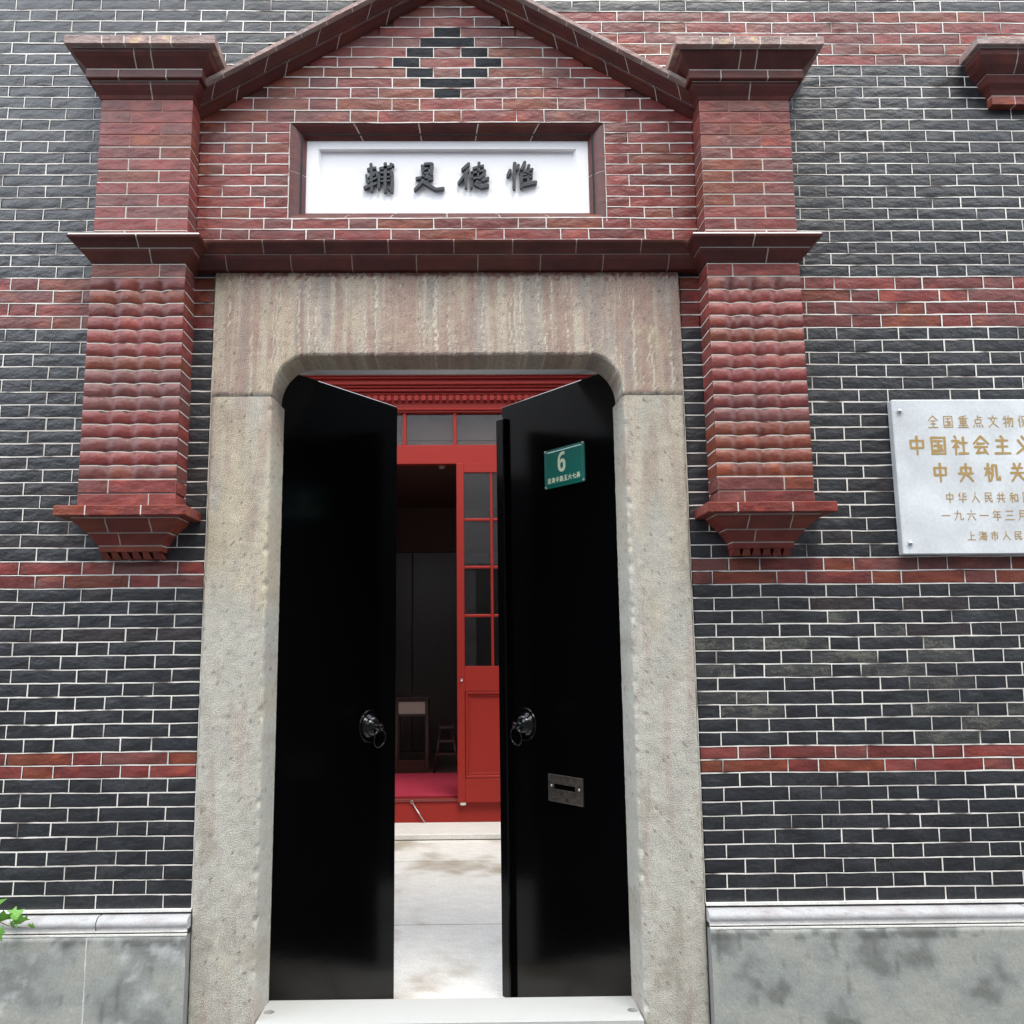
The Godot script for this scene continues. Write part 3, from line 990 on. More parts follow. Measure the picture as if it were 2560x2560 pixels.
func plaque():
	var x0 := 1.716
	var x1 := 2.98
	var t := thing("marble_plaque", "white marble plaque with gilded characters bolted to the wall right of the gate", "plaque", Vector3(x0, 1.249, 0.0))
	box_of("slab", Vector3(x0, 1.249, 0.002), Vector3(x1, 1.852, 0.042), M["marble"], t, 0.004)
	var rows := [
		["全国重点文物保", 1.849, 0.0585, 0.043, 1.788, 0.05, 0.0034, 0.0],
		["中国社会主义", 1.768, 0.0826, 0.066, 1.706, 0.074, 0.0082, 0.5],
		["中央机关", 1.852, 0.0995, 0.06, 1.599, 0.073, 0.0082, 0.5],
		["中华人民共和国", 1.893, 0.0492, 0.034, 1.487, 0.042, 0.0031, 0.0],
		["一九六一年三月", 1.871, 0.0488, 0.037, 1.418, 0.042, 0.0031, 0.0],
		["上海市人民", 1.963, 0.0445, 0.033, 1.337, 0.036, 0.0029, 0.0]]
	for r in rows:
		for k in r[0].length():
			var st := start()
			glyph(st, r[0][k], r[1] + k * r[2], r[4], r[3], r[5], r[6], 0.041, 0.0428, r[7])
			build(st, "character", M["gold"], t)
	for p in [[1.743, 1.805], [1.743, 1.292], [2.95, 1.805], [2.95, 1.292]]:
		var st := start()
		lathe_z(st, Vector3(p[0], p[1], 0.042), [[0.0085, 0.0], [0.0085, 0.006], [0.0065, 0.01], [0.0, 0.012]], 14)
		build(st, "bolt", M["steel"], t)

# ------------------------------------------------------------------ stone
func stone_colour(p: Vector3) -> Color:
	var grain := N2.get_noise_3d(p.x * 70.0, p.y * 70.0, p.z * 70.0)
	var pit := smoothstep(0.42, 0.62, N1.get_noise_3d(p.x * 60.0 + 3.0, p.y * 44.0, p.z * 60.0))
	var blotch := N3.get_noise_2d(p.x * 9.0, p.y * 3.0)
	var c := Color(0.41, 0.395, 0.36)
	if p.y > 1.885:   # lintel: brown-red run-off from the bricks, pale drips
		var streak := N3.get_noise_2d(p.x * 16.0, p.y * 0.9) * 0.65 + N1.get_noise_2d(p.x * 55.0, p.y * 2.0 + 9.0) * 0.35
		c = Color(0.42, 0.37, 0.31)
		c = c.lerp(Color(0.29, 0.175, 0.152), smoothstep(-0.4, 0.3, streak + 0.25 * N3.get_noise_2d(p.x * 1.7 + 2.0, 0.3)) * 0.66)
		c = c.lerp(Color(0.27, 0.25, 0.24), smoothstep(0.15, 0.35, N2.get_noise_2d(p.x * 7.0 + 40.0, p.y * 0.8)) * 0.5)
		var drip := smoothstep(0.38, 0.5, N1.get_noise_2d(p.x * 60.0 + 50.0 + 0.6 * N2.get_noise_2d(p.y * 20.0, 3.0), p.y * 0.7))
		c = c.lerp(Color(0.55, 0.53, 0.46), drip * 0.75)
		if p.y > 2.35: c = c.lerp(Color(0.2, 0.06, 0.05), smoothstep(0.0, 0.25, N1.get_noise_2d(p.x * 30.0, p.y * 40.0) + (p.y - 2.37) * 18.0) * 0.8)
		c = c.lerp(Color(0.47, 0.4, 0.29), smoothstep(0.1, 0.5, N3.get_noise_2d(p.x * 4.0 - 11.0, p.y * 4.0) + (0.2 if p.x < -0.6 else -0.15)) * 0.4)
	else:
		var och := N3.get_noise_2d(p.x * 6.0 + 20.0, p.y * 1.6) + smoothstep(0.3, 1.5, p.y) * 0.9 - 0.55
		c = c.lerp(Color(0.47, 0.395, 0.29), smoothstep(-0.1, 0.5, och + grain * 0.25) * (0.62 if p.x < 0 else 0.36))
		c = c.lerp(Color(0.32, 0.22, 0.2), smoothstep(0.1, 0.4, N1.get_noise_2d(p.x * 14.0, p.y * 1.5 - 30.0) + (0.15 if p.y > 1.5 else -0.1)) * 0.35)
		c = c.lerp(Color(0.29, 0.25, 0.21), smoothstep(0.05, 0.4, N3.get_noise_2d(p.x * 8.0, p.y * 3.0 + 60.0) - smoothstep(-0.2, 0.2, p.y) * 0.25 + 0.08) * 0.5)
	c *= 1.0 + grain * 0.16 + blotch * 0.14
	return c.lerp(Color(0.12, 0.1, 0.085), pit * 0.75)

func rough(p: Vector3, amp: float) -> float:
	return amp * (N1.get_noise_3d(p.x * 55.0, p.y * 55.0, p.z * 55.0) * 0.6 + N3.get_noise_3d(p.x * 20.0, p.y * 20.0, p.z * 20.0))

func stone_frame():
	var t := thing("stone_door_frame", "weathered grey and ochre stone door frame with rounded upper corners", "door frame", Vector3(0, GROUND, -0.07))
	# cross-section of a jamb: [distance from the axis, z], outside to inside
	for s in [-1, 1]:
		var sec := []
		var zf := 0.014
		sec.append(Vector2(0.915, -0.02))
		sec.append(Vector2(0.9145, zf - 0.006))
		var n := 26
		for i in n + 1: sec.append(Vector2(lerpf(0.911, 0.693, float(i) / n), zf))
		for q in [[0.688, -0.0015], [0.6845, -0.0055], [0.683, -0.012]]: sec.append(Vector2(q[0], zf + q[1]))
		for i in range(1, 14): sec.append(Vector2(lerpf(0.682, 0.672, i / 13.0), lerpf(0.0, -0.172, i / 13.0)))
		var y0 := GROUND
		var y1 := 1.882
		var nv := 250
		var f := func(i, j):
			var y := lerpf(y0, y1, float(j) / nv)
			var q: Vector2 = sec[i]
			var p := Vector3(s * (q.x + 0.004 * (1.0 if q.x < 0.7 else 0.0) * (0.9 - y) * 0.3), y, q.y)
			var edge := 1.0 if q.x < 0.7 and q.y > -0.01 else 0.0
			var chip := maxf(0.0, N3.get_noise_2d(y * 11.0, s * 5.0) - 0.12) * 0.013 * edge
			p.z += rough(p, 0.0022) * (1.0 if q.y > -0.006 else 0.0) - chip
			p.x += s * (rough(p + Vector3(3, 0, 0), 0.0016) * (1.0 if q.y < zf or q.x > 0.913 else 0.0) + chip)
			if j == nv: p.y -= 0.002 * absf(N1.get_noise_2d(q.x * 90.0, 4.0))
			return p
		var st := start()
		sheet(st, sec.size() - 1, nv, f, Vector3(-s * 0.3, 0, 1), stone_colour)
		# top bed and back
		st.set_color(Color(0.2, 0.19, 0.17))
		face(st, [Vector3(s * 0.915, y1 - 0.002, -0.172), Vector3(s * 0.915, y1 - 0.002, 0.01), Vector3(s * 0.685, y1 - 0.002, 0.01), Vector3(s * 0.674, y1 - 0.002, -0.172)], Vector3(s * 0.8, 0, 0))
		face(st, [Vector3(s * 0.672, y0, -0.172), Vector3(s * 0.672, y1, -0.172), Vector3(s * 0.915, y1, -0.172), Vector3(s * 0.915, y0, -0.172)], Vector3(s * 0.8, 1, 0))
		build(st, "jamb", M["stone"], t)
		box_of("rear_jamb", Vector3(s * 0.74, YARD, -0.4), Vector3(s * 0.921, 2.1, -0.173), M["plaster"], t, 0.0)
	# lintel
	var bottom := func(x: float) -> float:
		var a := absf(x)
		if a >= 0.683: return 1.885
		if a <= 0.545: return 2.047
		return 1.885 + 0.162 * pow(maxf(0.0, 1.0 - pow((a - 0.545) / 0.138, 2.1)), 1.0 / 2.1)
	var xs := []
	var x := -0.915
	while x < 0.9151:
		xs.append(x)
		var a := absf(x)
		x += 0.002 if a > 0.64 and a < 0.69 else 0.006
	xs.append(0.915)
	var nv := 44
	var st := start()
	var zl := 0.014
	var front := func(i, j):
		var xx: float = xs[i]
		var b: float = bottom.call(xx)
		var p := Vector3(xx, lerpf(b, 2.386, float(j) / nv), zl)
		p.z += rough(p, 0.0022)
		if j == 0:
			p.z -= 0.006 + maxf(0.0, N1.get_noise_2d(xx * 30.0, 8.0)) * 0.012
			if absf(xx) < 0.683: p.y += 0.003 * N1.get_noise_2d(xx * 70.0, 2.0)
		if j == 1 and absf(xx) < 0.69: p.y = b + 0.006 + absf(N1.get_noise_2d(xx * 40.0, 5.0)) * 0.008
		return p
	sheet(st, xs.size() - 1, nv, front, Vector3(0, 0, 1), stone_colour)
	var under := func(i, j):
		var xx: float = xs[i]
		var q: Vector3 = front.call(i, 0)
		var p := Vector3(xx, bottom.call(xx), lerpf(0.006, -0.172, j / 12.0))
		if j == 0: return q
		p.y += rough(p, 0.0018)
		return p
	sheet(st, xs.size() - 1, 12, under, Vector3(0, -1, 0), stone_colour, 2)
	st.set_color(Color(0.25, 0.23, 0.2))
	for s in [-1, 1]: face(st, [Vector3(s * 0.915, 1.885, 0.012), Vector3(s * 0.915, 2.386, 0.012), Vector3(s * 0.915, 2.386, -0.172), Vector3(s * 0.915, 1.885, -0.172)], Vector3(0, 2.1, -0.1))
	for i in xs.size() - 1:
		face(st, [Vector3(xs[i], bottom.call(xs[i]), -0.172), Vector3(xs[i], 2.386, -0.172), Vector3(xs[i + 1], 2.386, -0.172), Vector3(xs[i + 1], bottom.call(xs[i + 1]), -0.172)], Vector3(0, 2.1, 0))
	build(st, "lintel", M["stone"], t)
	# threshold with the two pivot holes
	var cs := CSGCombiner3D.new()
	cs.name = "threshold"
	t.add_child(cs, true)
	cs.position = -offset(t)
	var bx := CSGBox3D.new()
	bx.name = "slab"
	bx.size = Vector3(1.354, 0.225, 0.225)
	bx.position = Vector3(0, -0.375 - 0.1125, 0.038 - 0.1125)
	bx.material = M["sill_stone"]
	cs.add_child(bx, true)
	for q in [[-0.651, -0.078], [0.654, -0.055]]:
		var cy := CSGCylinder3D.new()
		cy.name = "pivot_hole"
		cy.operation = CSGShape3D.OPERATION_SUBTRACTION
		cy.radius = 0.019; cy.height = 0.07; cy.sides = 24
		cy.position = Vector3(q[0], -0.375, q[1])
		cy.material = M["sill_stone"]
		cs.add_child(cy, true)

func plinth(side: int, label: String):
	var x0 := 0.918
	var x1 := 3.3
	var t := thing("stone_plinth", label, "plinth", Vector3(side * (x0 + x1) / 2, GROUND, 0.03), "plinths under the walls")
	var cuts := [x0, 1.262, 2.2, x1] if side < 0 else [x0, 2.32, x1]
	var colour := func(p: Vector3) -> Color:
		var a := N3.get_noise_2d(p.x * 2.6 + side * 31.0, p.y * 3.2) + 0.25 * N3.get_noise_2d(p.x * 9.0, p.y * 8.0 + 50.0)
		var b := N1.get_noise_2d(p.x * 14.0, p.y * 14.0 + side * 3.0)
		var g := N2.get_noise_2d(p.x * 60.0, p.y * 60.0)
		var c := Color(0.29, 0.31, 0.295)
		c = c.lerp(Color(0.36, 0.36, 0.32), smoothstep(-0.1, 0.35, -a) * 0.7)
		c = c.lerp(Color(0.1, 0.1, 0.09), smoothstep(0.04, 0.36, a + b * 0.12) * (0.6 if side > 0 else 0.4))
		c = c.lerp(Color(0.09, 0.09, 0.085), smoothstep(0.02, 0.2, b * 0.35 + a * 0.5 + (0.12 if p.y > -0.11 else -0.4)) * 0.55)
		if side < 0: c = c.lerp(Color(0.6, 0.61, 0.62), smoothstep(0.2, 0.75, b * 0.7 + N2.get_noise_2d(p.x * 5.0 + 4.0, p.y * 5.0) * 0.9) * 0.5)
		c = c.lerp(Color(0.07, 0.065, 0.06), smoothstep(0.42, 0.6, N1.get_noise_2d(p.x * 34.0 + 9.0, p.y * 4.0) + 0.3 * a) * 0.4)
		return c * (1.0 + g * 0.12)
	for k in cuts.size() - 1:
		var a: float = side * (cuts[k] + (0.0016 if k > 0 else 0.0))
		var b: float = side * (cuts[k + 1] - 0.0016)
		# base slab
		var n := int(absf(b - a) / 0.0125)
		var st := start()
		var top := -0.0735
		var prof := [Vector2(top, 0.0), Vector2(top, 0.056), Vector2(top - 0.004, 0.0605)]
		for i in range(1, 43): prof.append(Vector2(lerpf(top - 0.004, GROUND, i / 42.0), 0.0605))
		sheet(st, n, prof.size() - 1, func(i, j): 
			var q: Vector2 = prof[j]
			var p := Vector3(lerpf(a, b, float(i) / n), q.x, q.y)
			if j > 2: p.z += 0.001 * N3.get_noise_2d(p.x * 8.0, p.y * 8.0)
			return p, Vector3(0, 0.2, 1), colour)
		for e in [a, b]:
			st.set_color(Color(0.24, 0.245, 0.235))
			face(st, [Vector3(e, GROUND, -0.006), Vector3(e, top, -0.006), Vector3(e, top, 0.06), Vector3(e, GROUND, 0.06)], Vector3((a + b) / 2, -0.3, 0.03))
		build(st, "base_slab", M["plinth"], t)
	# moulding: fillets and the round
	var tc := func(p: Vector3) -> Color:
		var a := N3.get_noise_2d(p.x * 7.0, p.y * 20.0)
		var b := N1.get_noise_2d(p.x * 40.0 + p.y * 60.0, p.y * 22.0)
		var c := Color(0.4, 0.405, 0.415).lerp(Color(0.33, 0.3, 0.3), smoothstep(0.0, 0.4, a) * 0.7)
		return c.lerp(Color(0.2, 0.2, 0.2), smoothstep(0.42, 0.6, b) * 0.6)
	var mc := [x0 - 0.0, 1.235 if side < 0 else 2.05, x1]
	for k in 2:
		var a: float = side * (mc[k] + (0.0022 if k > 0 else 0.0))
		var b: float = side * (mc[k + 1] - 0.0022)
		var prof := [Vector2(-0.0135, 0.0), Vector2(-0.0135, 0.008)]
		for i in 9:
			var q := PI * (0.62 - 0.72 * i / 8.0)
			prof.append(Vector2(-0.037 + sin(q) * 0.0245, 0.025 + cos(q) * 0.034))
		prof.append(Vector2(-0.0555, 0.053)); prof.append(Vector2(-0.0555, 0.0))
		var st := start()
		var n := int(absf(b - a) / 0.02)
		sheet(st, n, prof.size() - 1, func(i, j):
			return Vector3(lerpf(a, b, float(i) / n), prof[j].x, prof[j].y), Vector3(0, 0.4, 1), tc)
		for e in [a, b]:
			var cap := []
			for q in prof: cap.append(Vector3(e, q.x, q.y))
			st.set_color(Color(0.45, 0.45, 0.45))
			face(st, cap, Vector3((a + b) / 2, -0.04, 0.02))
		build(st, "torus_moulding", M["plinth"], t)
	for q in [[0.003, -0.0055, 0.013], [-0.0562, -0.0612, 0.0555], [-0.0668, -0.0724, 0.0595]]:
		var st := start()
		var n := 60
		for i in n:
			var xa := lerpf(x0, x1, float(i) / n) * side
			var xb := lerpf(x0, x1, float(i + 1) / n) * side
			st.set_color(Color(0.72, 0.71, 0.68) * (1.0 + 0.15 * N1.get_noise_2d(xa * 20.0, q[0] * 900.0)))
			box(st, Vector3(xa, q[1], -0.004), Vector3(xb, q[0], q[2] + 0.0006 * N1.get_noise_2d(xa * 40.0, 3.0)))
		build(st, "pointing_fillet", M["plinth"], t)
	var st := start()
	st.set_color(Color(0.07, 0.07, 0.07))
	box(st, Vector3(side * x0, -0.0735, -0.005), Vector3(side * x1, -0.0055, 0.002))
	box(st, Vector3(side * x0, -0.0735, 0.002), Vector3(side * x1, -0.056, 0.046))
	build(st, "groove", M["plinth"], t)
	if side < 0:
		st = start()
		st.set_color(Color(0.58, 0.58, 0.56))
		var pv = null
		for i in 30:
			var p := Vector3(-1.262 + 0.004 * N1.get_noise_2d(i * 3.0, 0.0), lerpf(-0.075, GROUND, i / 29.0), 0.0595)
			if pv != null:
				var c := (p + pv as Vector3) / 2
				box(st, Vector3(c.x - 0.0022, p.y, 0.03), Vector3(c.x + 0.0022, pv.y, 0.0605))
			pv = p
		build(st, "pointing", M["plinth"], t)

# ------------------------------------------------------------------ doors
func leaf(side: int, label: String, length: float, angle: float) -> Node3D:
	var t := thing("gate_door", label, "door", Vector3(side * 0.712, -0.605, -0.175), "leaves of the double door")
	t.rotation.y = -deg_to_rad(angle) * side
	var s := -side   # local x runs from the hinge towards s
	var base := 0.605
	var put := func(st: SurfaceTool, called: String, m: Material, parent: Node) -> MeshInstance3D:
		var o := build(st, called, m, parent, true)
		if parent == t: o.position = Vector3(0, base, 0)
		return o
	var st := start()
	box(st, Vector3(0, -0.603, -0.048), Vector3(s * length, 2.064, 0.0), 0.004)
	put.call(st, "panel", M["lacquer"], t)
	if side > 0:
		st = start()
		box(st, Vector3(s * (length + 0.018), -0.597, -0.02), Vector3(s * (length - 0.04), 2.0, 0.024), 0.005)
		put.call(st, "cover_strip", M["lacquer"], t)
	# knocker
	var u := 0.652 if side > 0 else 0.602
	var y := 0.578
	var kn := sub("knocker", t)
	kn.position = Vector3(s * u, base + y, 0)
	st = start()
	lathe_z(st, Vector3.ZERO, [[0.072, 0.0], [0.072, 0.003], [0.066, 0.007], [0.062, 0.004], [0.045, 0.005], [0.043, 0.014], [0.038, 0.024], [0.03, 0.033], [0.019, 0.039], [0.009, 0.041], [0.008, 0.05], [0.013, 0.054], [0.0145, 0.06], [0.012, 0.067], [0.0, 0.071]], 36)
	put.call(st, "boss", M["iron"], kn)
	st = start()
	var pts := []
	for k in 28:
		var a := TAU * k / 28
		pts.append(Vector3(sin(a) * 0.037, -0.05 + cos(a) * 0.037, 0.062 - 0.012 * (1.0 - cos(a)) * 0.5))
	tube(st, pts, [0.0042], 10, true)
	put.call(st, "ring", M["iron"], kn)
	if side > 0:
		# letter slot
		var sl := sub("letter_slot", t)
		sl.position = Vector3(s * 0.393, base + 0.325, 0)
		var w := 0.106
		var h := 0.055
		st = start()
		for e in [[-w, -h, w, -0.004], [-w, 0.018, w, h], [-w, -0.004, -0.072, 0.018], [0.058, -0.004, w, 0.018]]:
			box(st, Vector3(e[0], e[1], 0.0), Vector3(e[2], e[3], 0.005), 0.0006)
		put.call(st, "plate", M["plate_metal"], sl)
		st = start()
		for e in [[-w - 0.001, h - 0.004, w + 0.001, h + 0.001], [-w - 0.001, -h - 0.001, w + 0.001, -h + 0.003], [-w - 0.001, -h, -w + 0.004, h], [w - 0.004, -h, w + 0.001, h], [-0.074, -0.0075, 0.06, -0.0035]]:
			box(st, Vector3(e[0], e[1], 0.001), Vector3(e[2], e[3], 0.0075), 0.001)
		put.call(st, "rim", M["plate_metal"], sl)
		for e in [-0.088, 0.083]:
			st = start()
			lathe_z(st, Vector3(e, 0.008, 0.005), [[0.006, 0.0], [0.0045, 0.0025], [0.0, 0.0035]], 12)
			put.call(st, "rivet", M["steel"], sl)
	return t

func number_sign(door: Node3D):
	var t := thing("house_number_sign", "green enamel house number sign reading 6 screwed to the open door", "sign", Vector3.ZERO)
	t.transform = door.transform * Transform3D(Basis.IDENTITY, Vector3(-0.357, 0.605 + 1.613, 0.001))
	var w := 0.13
	var st := start()
	# embossed plate: flat rim, raised field
	var ring := func(mx: float, my: float, z: float, r: float) -> Array:
		var p := []
		for c in [[1, 1], [-1, 1], [-1, -1], [1, -1]]:
			for k in 5:
				var a: float = PI / 2 * k / 4.0 + {[1, 1]: 0.0, [-1, 1]: PI / 2, [-1, -1]: PI, [1, -1]: PI * 1.5}[c]
				p.append(Vector3(c[0] * (mx - r) + cos(a) * r, 0.087 + c[1] * (my - r) + sin(a) * r, z))
		return p
	var rings := [ring.call(w, 0.087, 0.0, 0.012), ring.call(w, 0.087, 0.003, 0.012), ring.call(w - 0.01, 0.077, 0.0035, 0.008), ring.call(w - 0.014, 0.073, 0.006, 0.008)]
	for i in rings.size() - 1:
		for k in 20: face(st, [rings[i][k], rings[i][(k + 1) % 20], rings[i + 1][(k + 1) % 20], rings[i + 1][k]], Vector3(0, 0.087, -0.3 if i > 0 else 0.0))
	face(st, rings[-1], Vector3(0, 0.087, -1))
	build(st, "plate", M["enamel"], t, true)
	var tm := TextMesh.new()
	var fo := SystemFont.new()
	fo.font_names = PackedStringArray(["Droid Sans"])
	fo.font_weight = 700
	tm.font = fo
	tm.text = "6"
	tm.font_size = 96
	tm.pixel_size = 0.001
	tm.depth = 0.001
	var o := MeshInstance3D.new()
	o.name = "numeral"
	o.mesh = tm
	o.set_surface_override_material(0, M["letter"])
	t.add_child(o, true)
	var bb := tm.get_aabb()
	o.scale = Vector3(0.05 / bb.size.x, 0.09 / bb.size.y, 1)
	o.position = Vector3(-0.012, 0.108, 0.0066) - bb.get_center() * o.scale
	st = start()
	var txt := "淮海中路五六七弄"
	for k in txt.length(): glyph(st, txt[k], -0.107 + k * 0.0268, 0.045, 0.0235, 0.0245, 0.0032, 0.0058, 0.0066)
	build(st, "lettering", M["letter"], t, true)
	for c in [[-0.122, 0.168], [0.122, 0.168], [-0.122, 0.006], [0.122, 0.006]]:
		st = start()
		lathe_z(st, Vector3(c[0], c[1], 0.003), [[0.006, 0.0], [0.0045, 0.004], [0.0, 0.005]], 12)
		build(st, "screw", M["steel"], t, true)

# ------------------------------------------------------------------ court and house front
const ZF := -4.8
func house():
	var t := thing("timber_house", "red timber house front with dentil cornice and transom windows across the court", "facade", Vector3(0, -0.58, ZF))
	var R: Material = M["woodred"]
	box_of("sill_board", Vector3(-1.88, -0.58, ZF - 0.1), Vector3(1.88, -0.405, ZF), R, t, 0.004)
	for q in [[-0.405, -0.394, 0.012], [-0.394, -0.382, 0.004]]:
		box_of("sill_moulding", Vector3(-1.88, q[0] + 0.0005, ZF - 0.12), Vector3(1.88, q[1], ZF + q[2]), M["woodred_deep"], t, 0.002)
	box_of("door_head", Vector3(-1.88, 2.62, ZF - 0.1), Vector3(1.88, 2.8, ZF), R, t, 0.004)
	for x in [-1.43, -0.96, -0.491, -0.021, 0.45, 0.92, 1.39]:
		box_of("mullion", Vector3(x - 0.017, 2.8, ZF - 0.07), Vector3(x + 0.017, 3.11, ZF - 0.01), R, t, 0.004)
	var xs := [-1.88, -1.43, -0.96, -0.491, -0.021, 0.45, 0.92, 1.39, 1.88]
	for i in xs.size() - 1:
		box_of("transom_pane", Vector3(xs[i] + 0.018, 2.801, ZF - 0.044), Vector3(xs[i + 1] - 0.018, 3.109, ZF - 0.04), M["glass"], t, 0.0)
	box_of("beam", Vector3(-1.88, 3.11, ZF - 0.1), Vector3(1.88, 3.2, ZF + 0.01), R, t, 0.003)
	box_of("bead", Vector3(-1.88, 3.128, ZF + 0.0105), Vector3(1.88, 3.145, ZF + 0.028), R, t, 0.005)
	box_of("dentil_ground", Vector3(-1.88, 3.2, ZF - 0.1), Vector3(1.88, 3.275, ZF + 0.012), R, t, 0.0)
	var st := start()
	box(st, Vector3(-0.0195, 3.213, ZF + 0.0125), Vector3(0.0195, 3.264, ZF + 0.058), 0.002)
	st.generate_normals()
	var me := st.commit()
	for k in 44:
		var o := MeshInstance3D.new()
		o.name = "dentil"
		o.mesh = me
		o.set_surface_override_material(0, R)
		t.add_child(o, true)
		o.position = Vector3(-1.4 + k * 0.064, 0, 0) - offset(t)
	var prof := [[3.275, 0.02, 3.3, 0.03], [3.3, 0.035, 3.33, 0.06], [3.33, 0.07, 3.352, 0.085], [3.352, 0.09, 3.4, 0.11], [3.4, 0.13, 3.418, 0.15], [3.418, 0.16, 3.447, 0.175]]
	for q in prof:
		box_of("cornice_moulding", Vector3(-1.88, q[0] + 0.0005, ZF - 0.1), Vector3(1.88, q[2], ZF + q[3]), R, t, 0.006)
	box_of("frieze", Vector3(-1.88, 3.447, ZF - 0.1), Vector3(1.88, 5.4, ZF + 0.03), M["woodred_deep"], t, 0.0)
	for k in 4:
		var x := -1.935 + k * 1.29
		if absf(x) > 1.7: continue
		st = start()
		var p := [Vector3(x - 0.165, 3.5, 0), Vector3(x - 0.125, 3.4475, 0), Vector3(x + 0.125, 3.4475, 0), Vector3(x + 0.165, 3.5, 0), Vector3(x + 0.18, 3.6, 0), Vector3(x - 0.18, 3.6, 0)]
		var a := []
		var b := []
		for e in p:
			a.append(e + Vector3(0, 0, ZF + 0.031)); b.append(e + Vector3(0, 0, ZF + 0.185))
		var mid := Vector3(x, 3.55, ZF + 0.07)
		for i in 6: face(st, [a[i], a[(i + 1) % 6], b[(i + 1) % 6], b[i]], mid)
		face(st, b, mid)
		build(st, "bracket", R, t)
	for s in [-1, 1]:
		box_of("side_post", Vector3(s * 1.2, -0.382, ZF - 0.1), Vector3(s * 1.88, 2.62, ZF), R, t, 0.003)
	# room behind
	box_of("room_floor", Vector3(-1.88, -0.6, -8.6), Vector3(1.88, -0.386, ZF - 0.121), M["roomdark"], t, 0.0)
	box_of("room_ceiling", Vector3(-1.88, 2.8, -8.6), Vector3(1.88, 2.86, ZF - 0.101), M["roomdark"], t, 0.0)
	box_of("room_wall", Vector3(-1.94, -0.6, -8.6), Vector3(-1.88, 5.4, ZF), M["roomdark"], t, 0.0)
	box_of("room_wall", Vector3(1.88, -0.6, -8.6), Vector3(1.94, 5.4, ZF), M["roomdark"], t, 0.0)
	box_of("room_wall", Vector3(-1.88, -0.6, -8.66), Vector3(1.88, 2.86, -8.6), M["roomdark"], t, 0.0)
	for k in 6:
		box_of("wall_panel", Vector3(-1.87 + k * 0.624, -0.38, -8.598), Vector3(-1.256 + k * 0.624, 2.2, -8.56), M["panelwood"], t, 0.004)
	box_of("transom_lining", Vector3(-1.88, 2.87, ZF - 0.5), Vector3(1.88, 3.4, ZF - 0.11), M["roomdark"], t, 0.0)

func red_door():
	var z0 := ZF + 0.014
	var z1 := ZF + 0.052
	var x0 := -0.008
	var x1 := 0.612
	var t := thing("glazed_door", "red glazed house door with a lower panel standing ajar beyond the gate", "door", Vector3(x0, -0.404, z0))
	var R: Material = M["woodred"]
	for e in [[x0, 0.07], [x1 - 0.07, x1]]:
		pass
	box_of("stile", Vector3(x0, -0.404, z0), Vector3(0.06, 2.614, z1), R, t, 0.003)
	box_of("stile", Vector3(0.545, -0.404, z0), Vector3(x1, 2.614, z1), R, t, 0.003)
	box_of("rail", Vector3(0.0605, 2.528, z0), Vector3(0.5445, 2.614, z1 - 0.0006), R, t, 0.002)
	box_of("rail", Vector3(0.0605, 0.548, z0), Vector3(0.5445, 0.766, z1 - 0.0006), R, t, 0.002)
	box_of("rail", Vector3(0.0605, -0.404, z0), Vector3(0.5445, -0.206, z1 - 0.0006), R, t, 0.002)
	box_of("panel", Vector3(0.0605, -0.205, z0 + 0.004), Vector3(0.5445, 0.547, z0 + 0.014), R, t, 0.0)
	for q in [[0.0], [0.022]]:
		var i: float = q[0]
		var st := start()
		var zz := z1 - 0.002 - i * 0.6
		box(st, Vector3(0.066 + i, 0.522 - i, z0 + 0.014), Vector3(0.539 - i, 0.544 - i, zz), 0.004)
		box(st, Vector3(0.066 + i, -0.202 + i, z0 + 0.014), Vector3(0.539 - i, -0.18 + i, zz), 0.004)
		box(st, Vector3(0.066 + i, -0.1795 + i, z0 + 0.014), Vector3(0.088 + i, 0.5215 - i, zz - 0.0005), 0.004)
		box(st, Vector3(0.517 - i, -0.1795 + i, z0 + 0.014), Vector3(0.539 - i, 0.5215 - i, zz - 0.0005), 0.004)
		build(st, "panel_moulding", R, t)
	box_of("glazing_bar", Vector3(0.3, 0.766, z0 + 0.006), Vector3(0.324, 2.528, z1 - 0.004), R, t, 0.006)
	for y in [2.088, 1.652, 1.214]:
		for e in [[0.0605, 0.2995], [0.3245, 0.5445]]:
			box_of("glazing_bar", Vector3(e[0], y - 0.013, z0 + 0.006), Vector3(e[1], y + 0.013, z1 - 0.005), R, t, 0.006)
	var ys := [0.766, 1.201, 1.227, 1.639, 1.665, 2.075, 2.101, 2.528]
	for r in 4:
		for e in [[0.0605, 0.2995], [0.3245, 0.5445]]:
			box_of("pane", Vector3(e[0], ys[r * 2], z0 + 0.012), Vector3(e[1], ys[r * 2 + 1], z0 + 0.016), M["glass"], t, 0.0)
	var st := start()
	lathe_z(st, Vector3(0.031, 0.648, z1), [[0.011, 0.0], [0.008, 0.008], [0.012, 0.016], [0.0, 0.022]], 12)
	build(st, "knob", M["steel"], t)
	st = start()
	box(st, Vector3(0.012, -0.432, z0 + 0.006), Vector3(0.066, -0.4045, z1 - 0.004), 0.008)
	build(st, "foot_bolt", M["whiteplastic"], t)

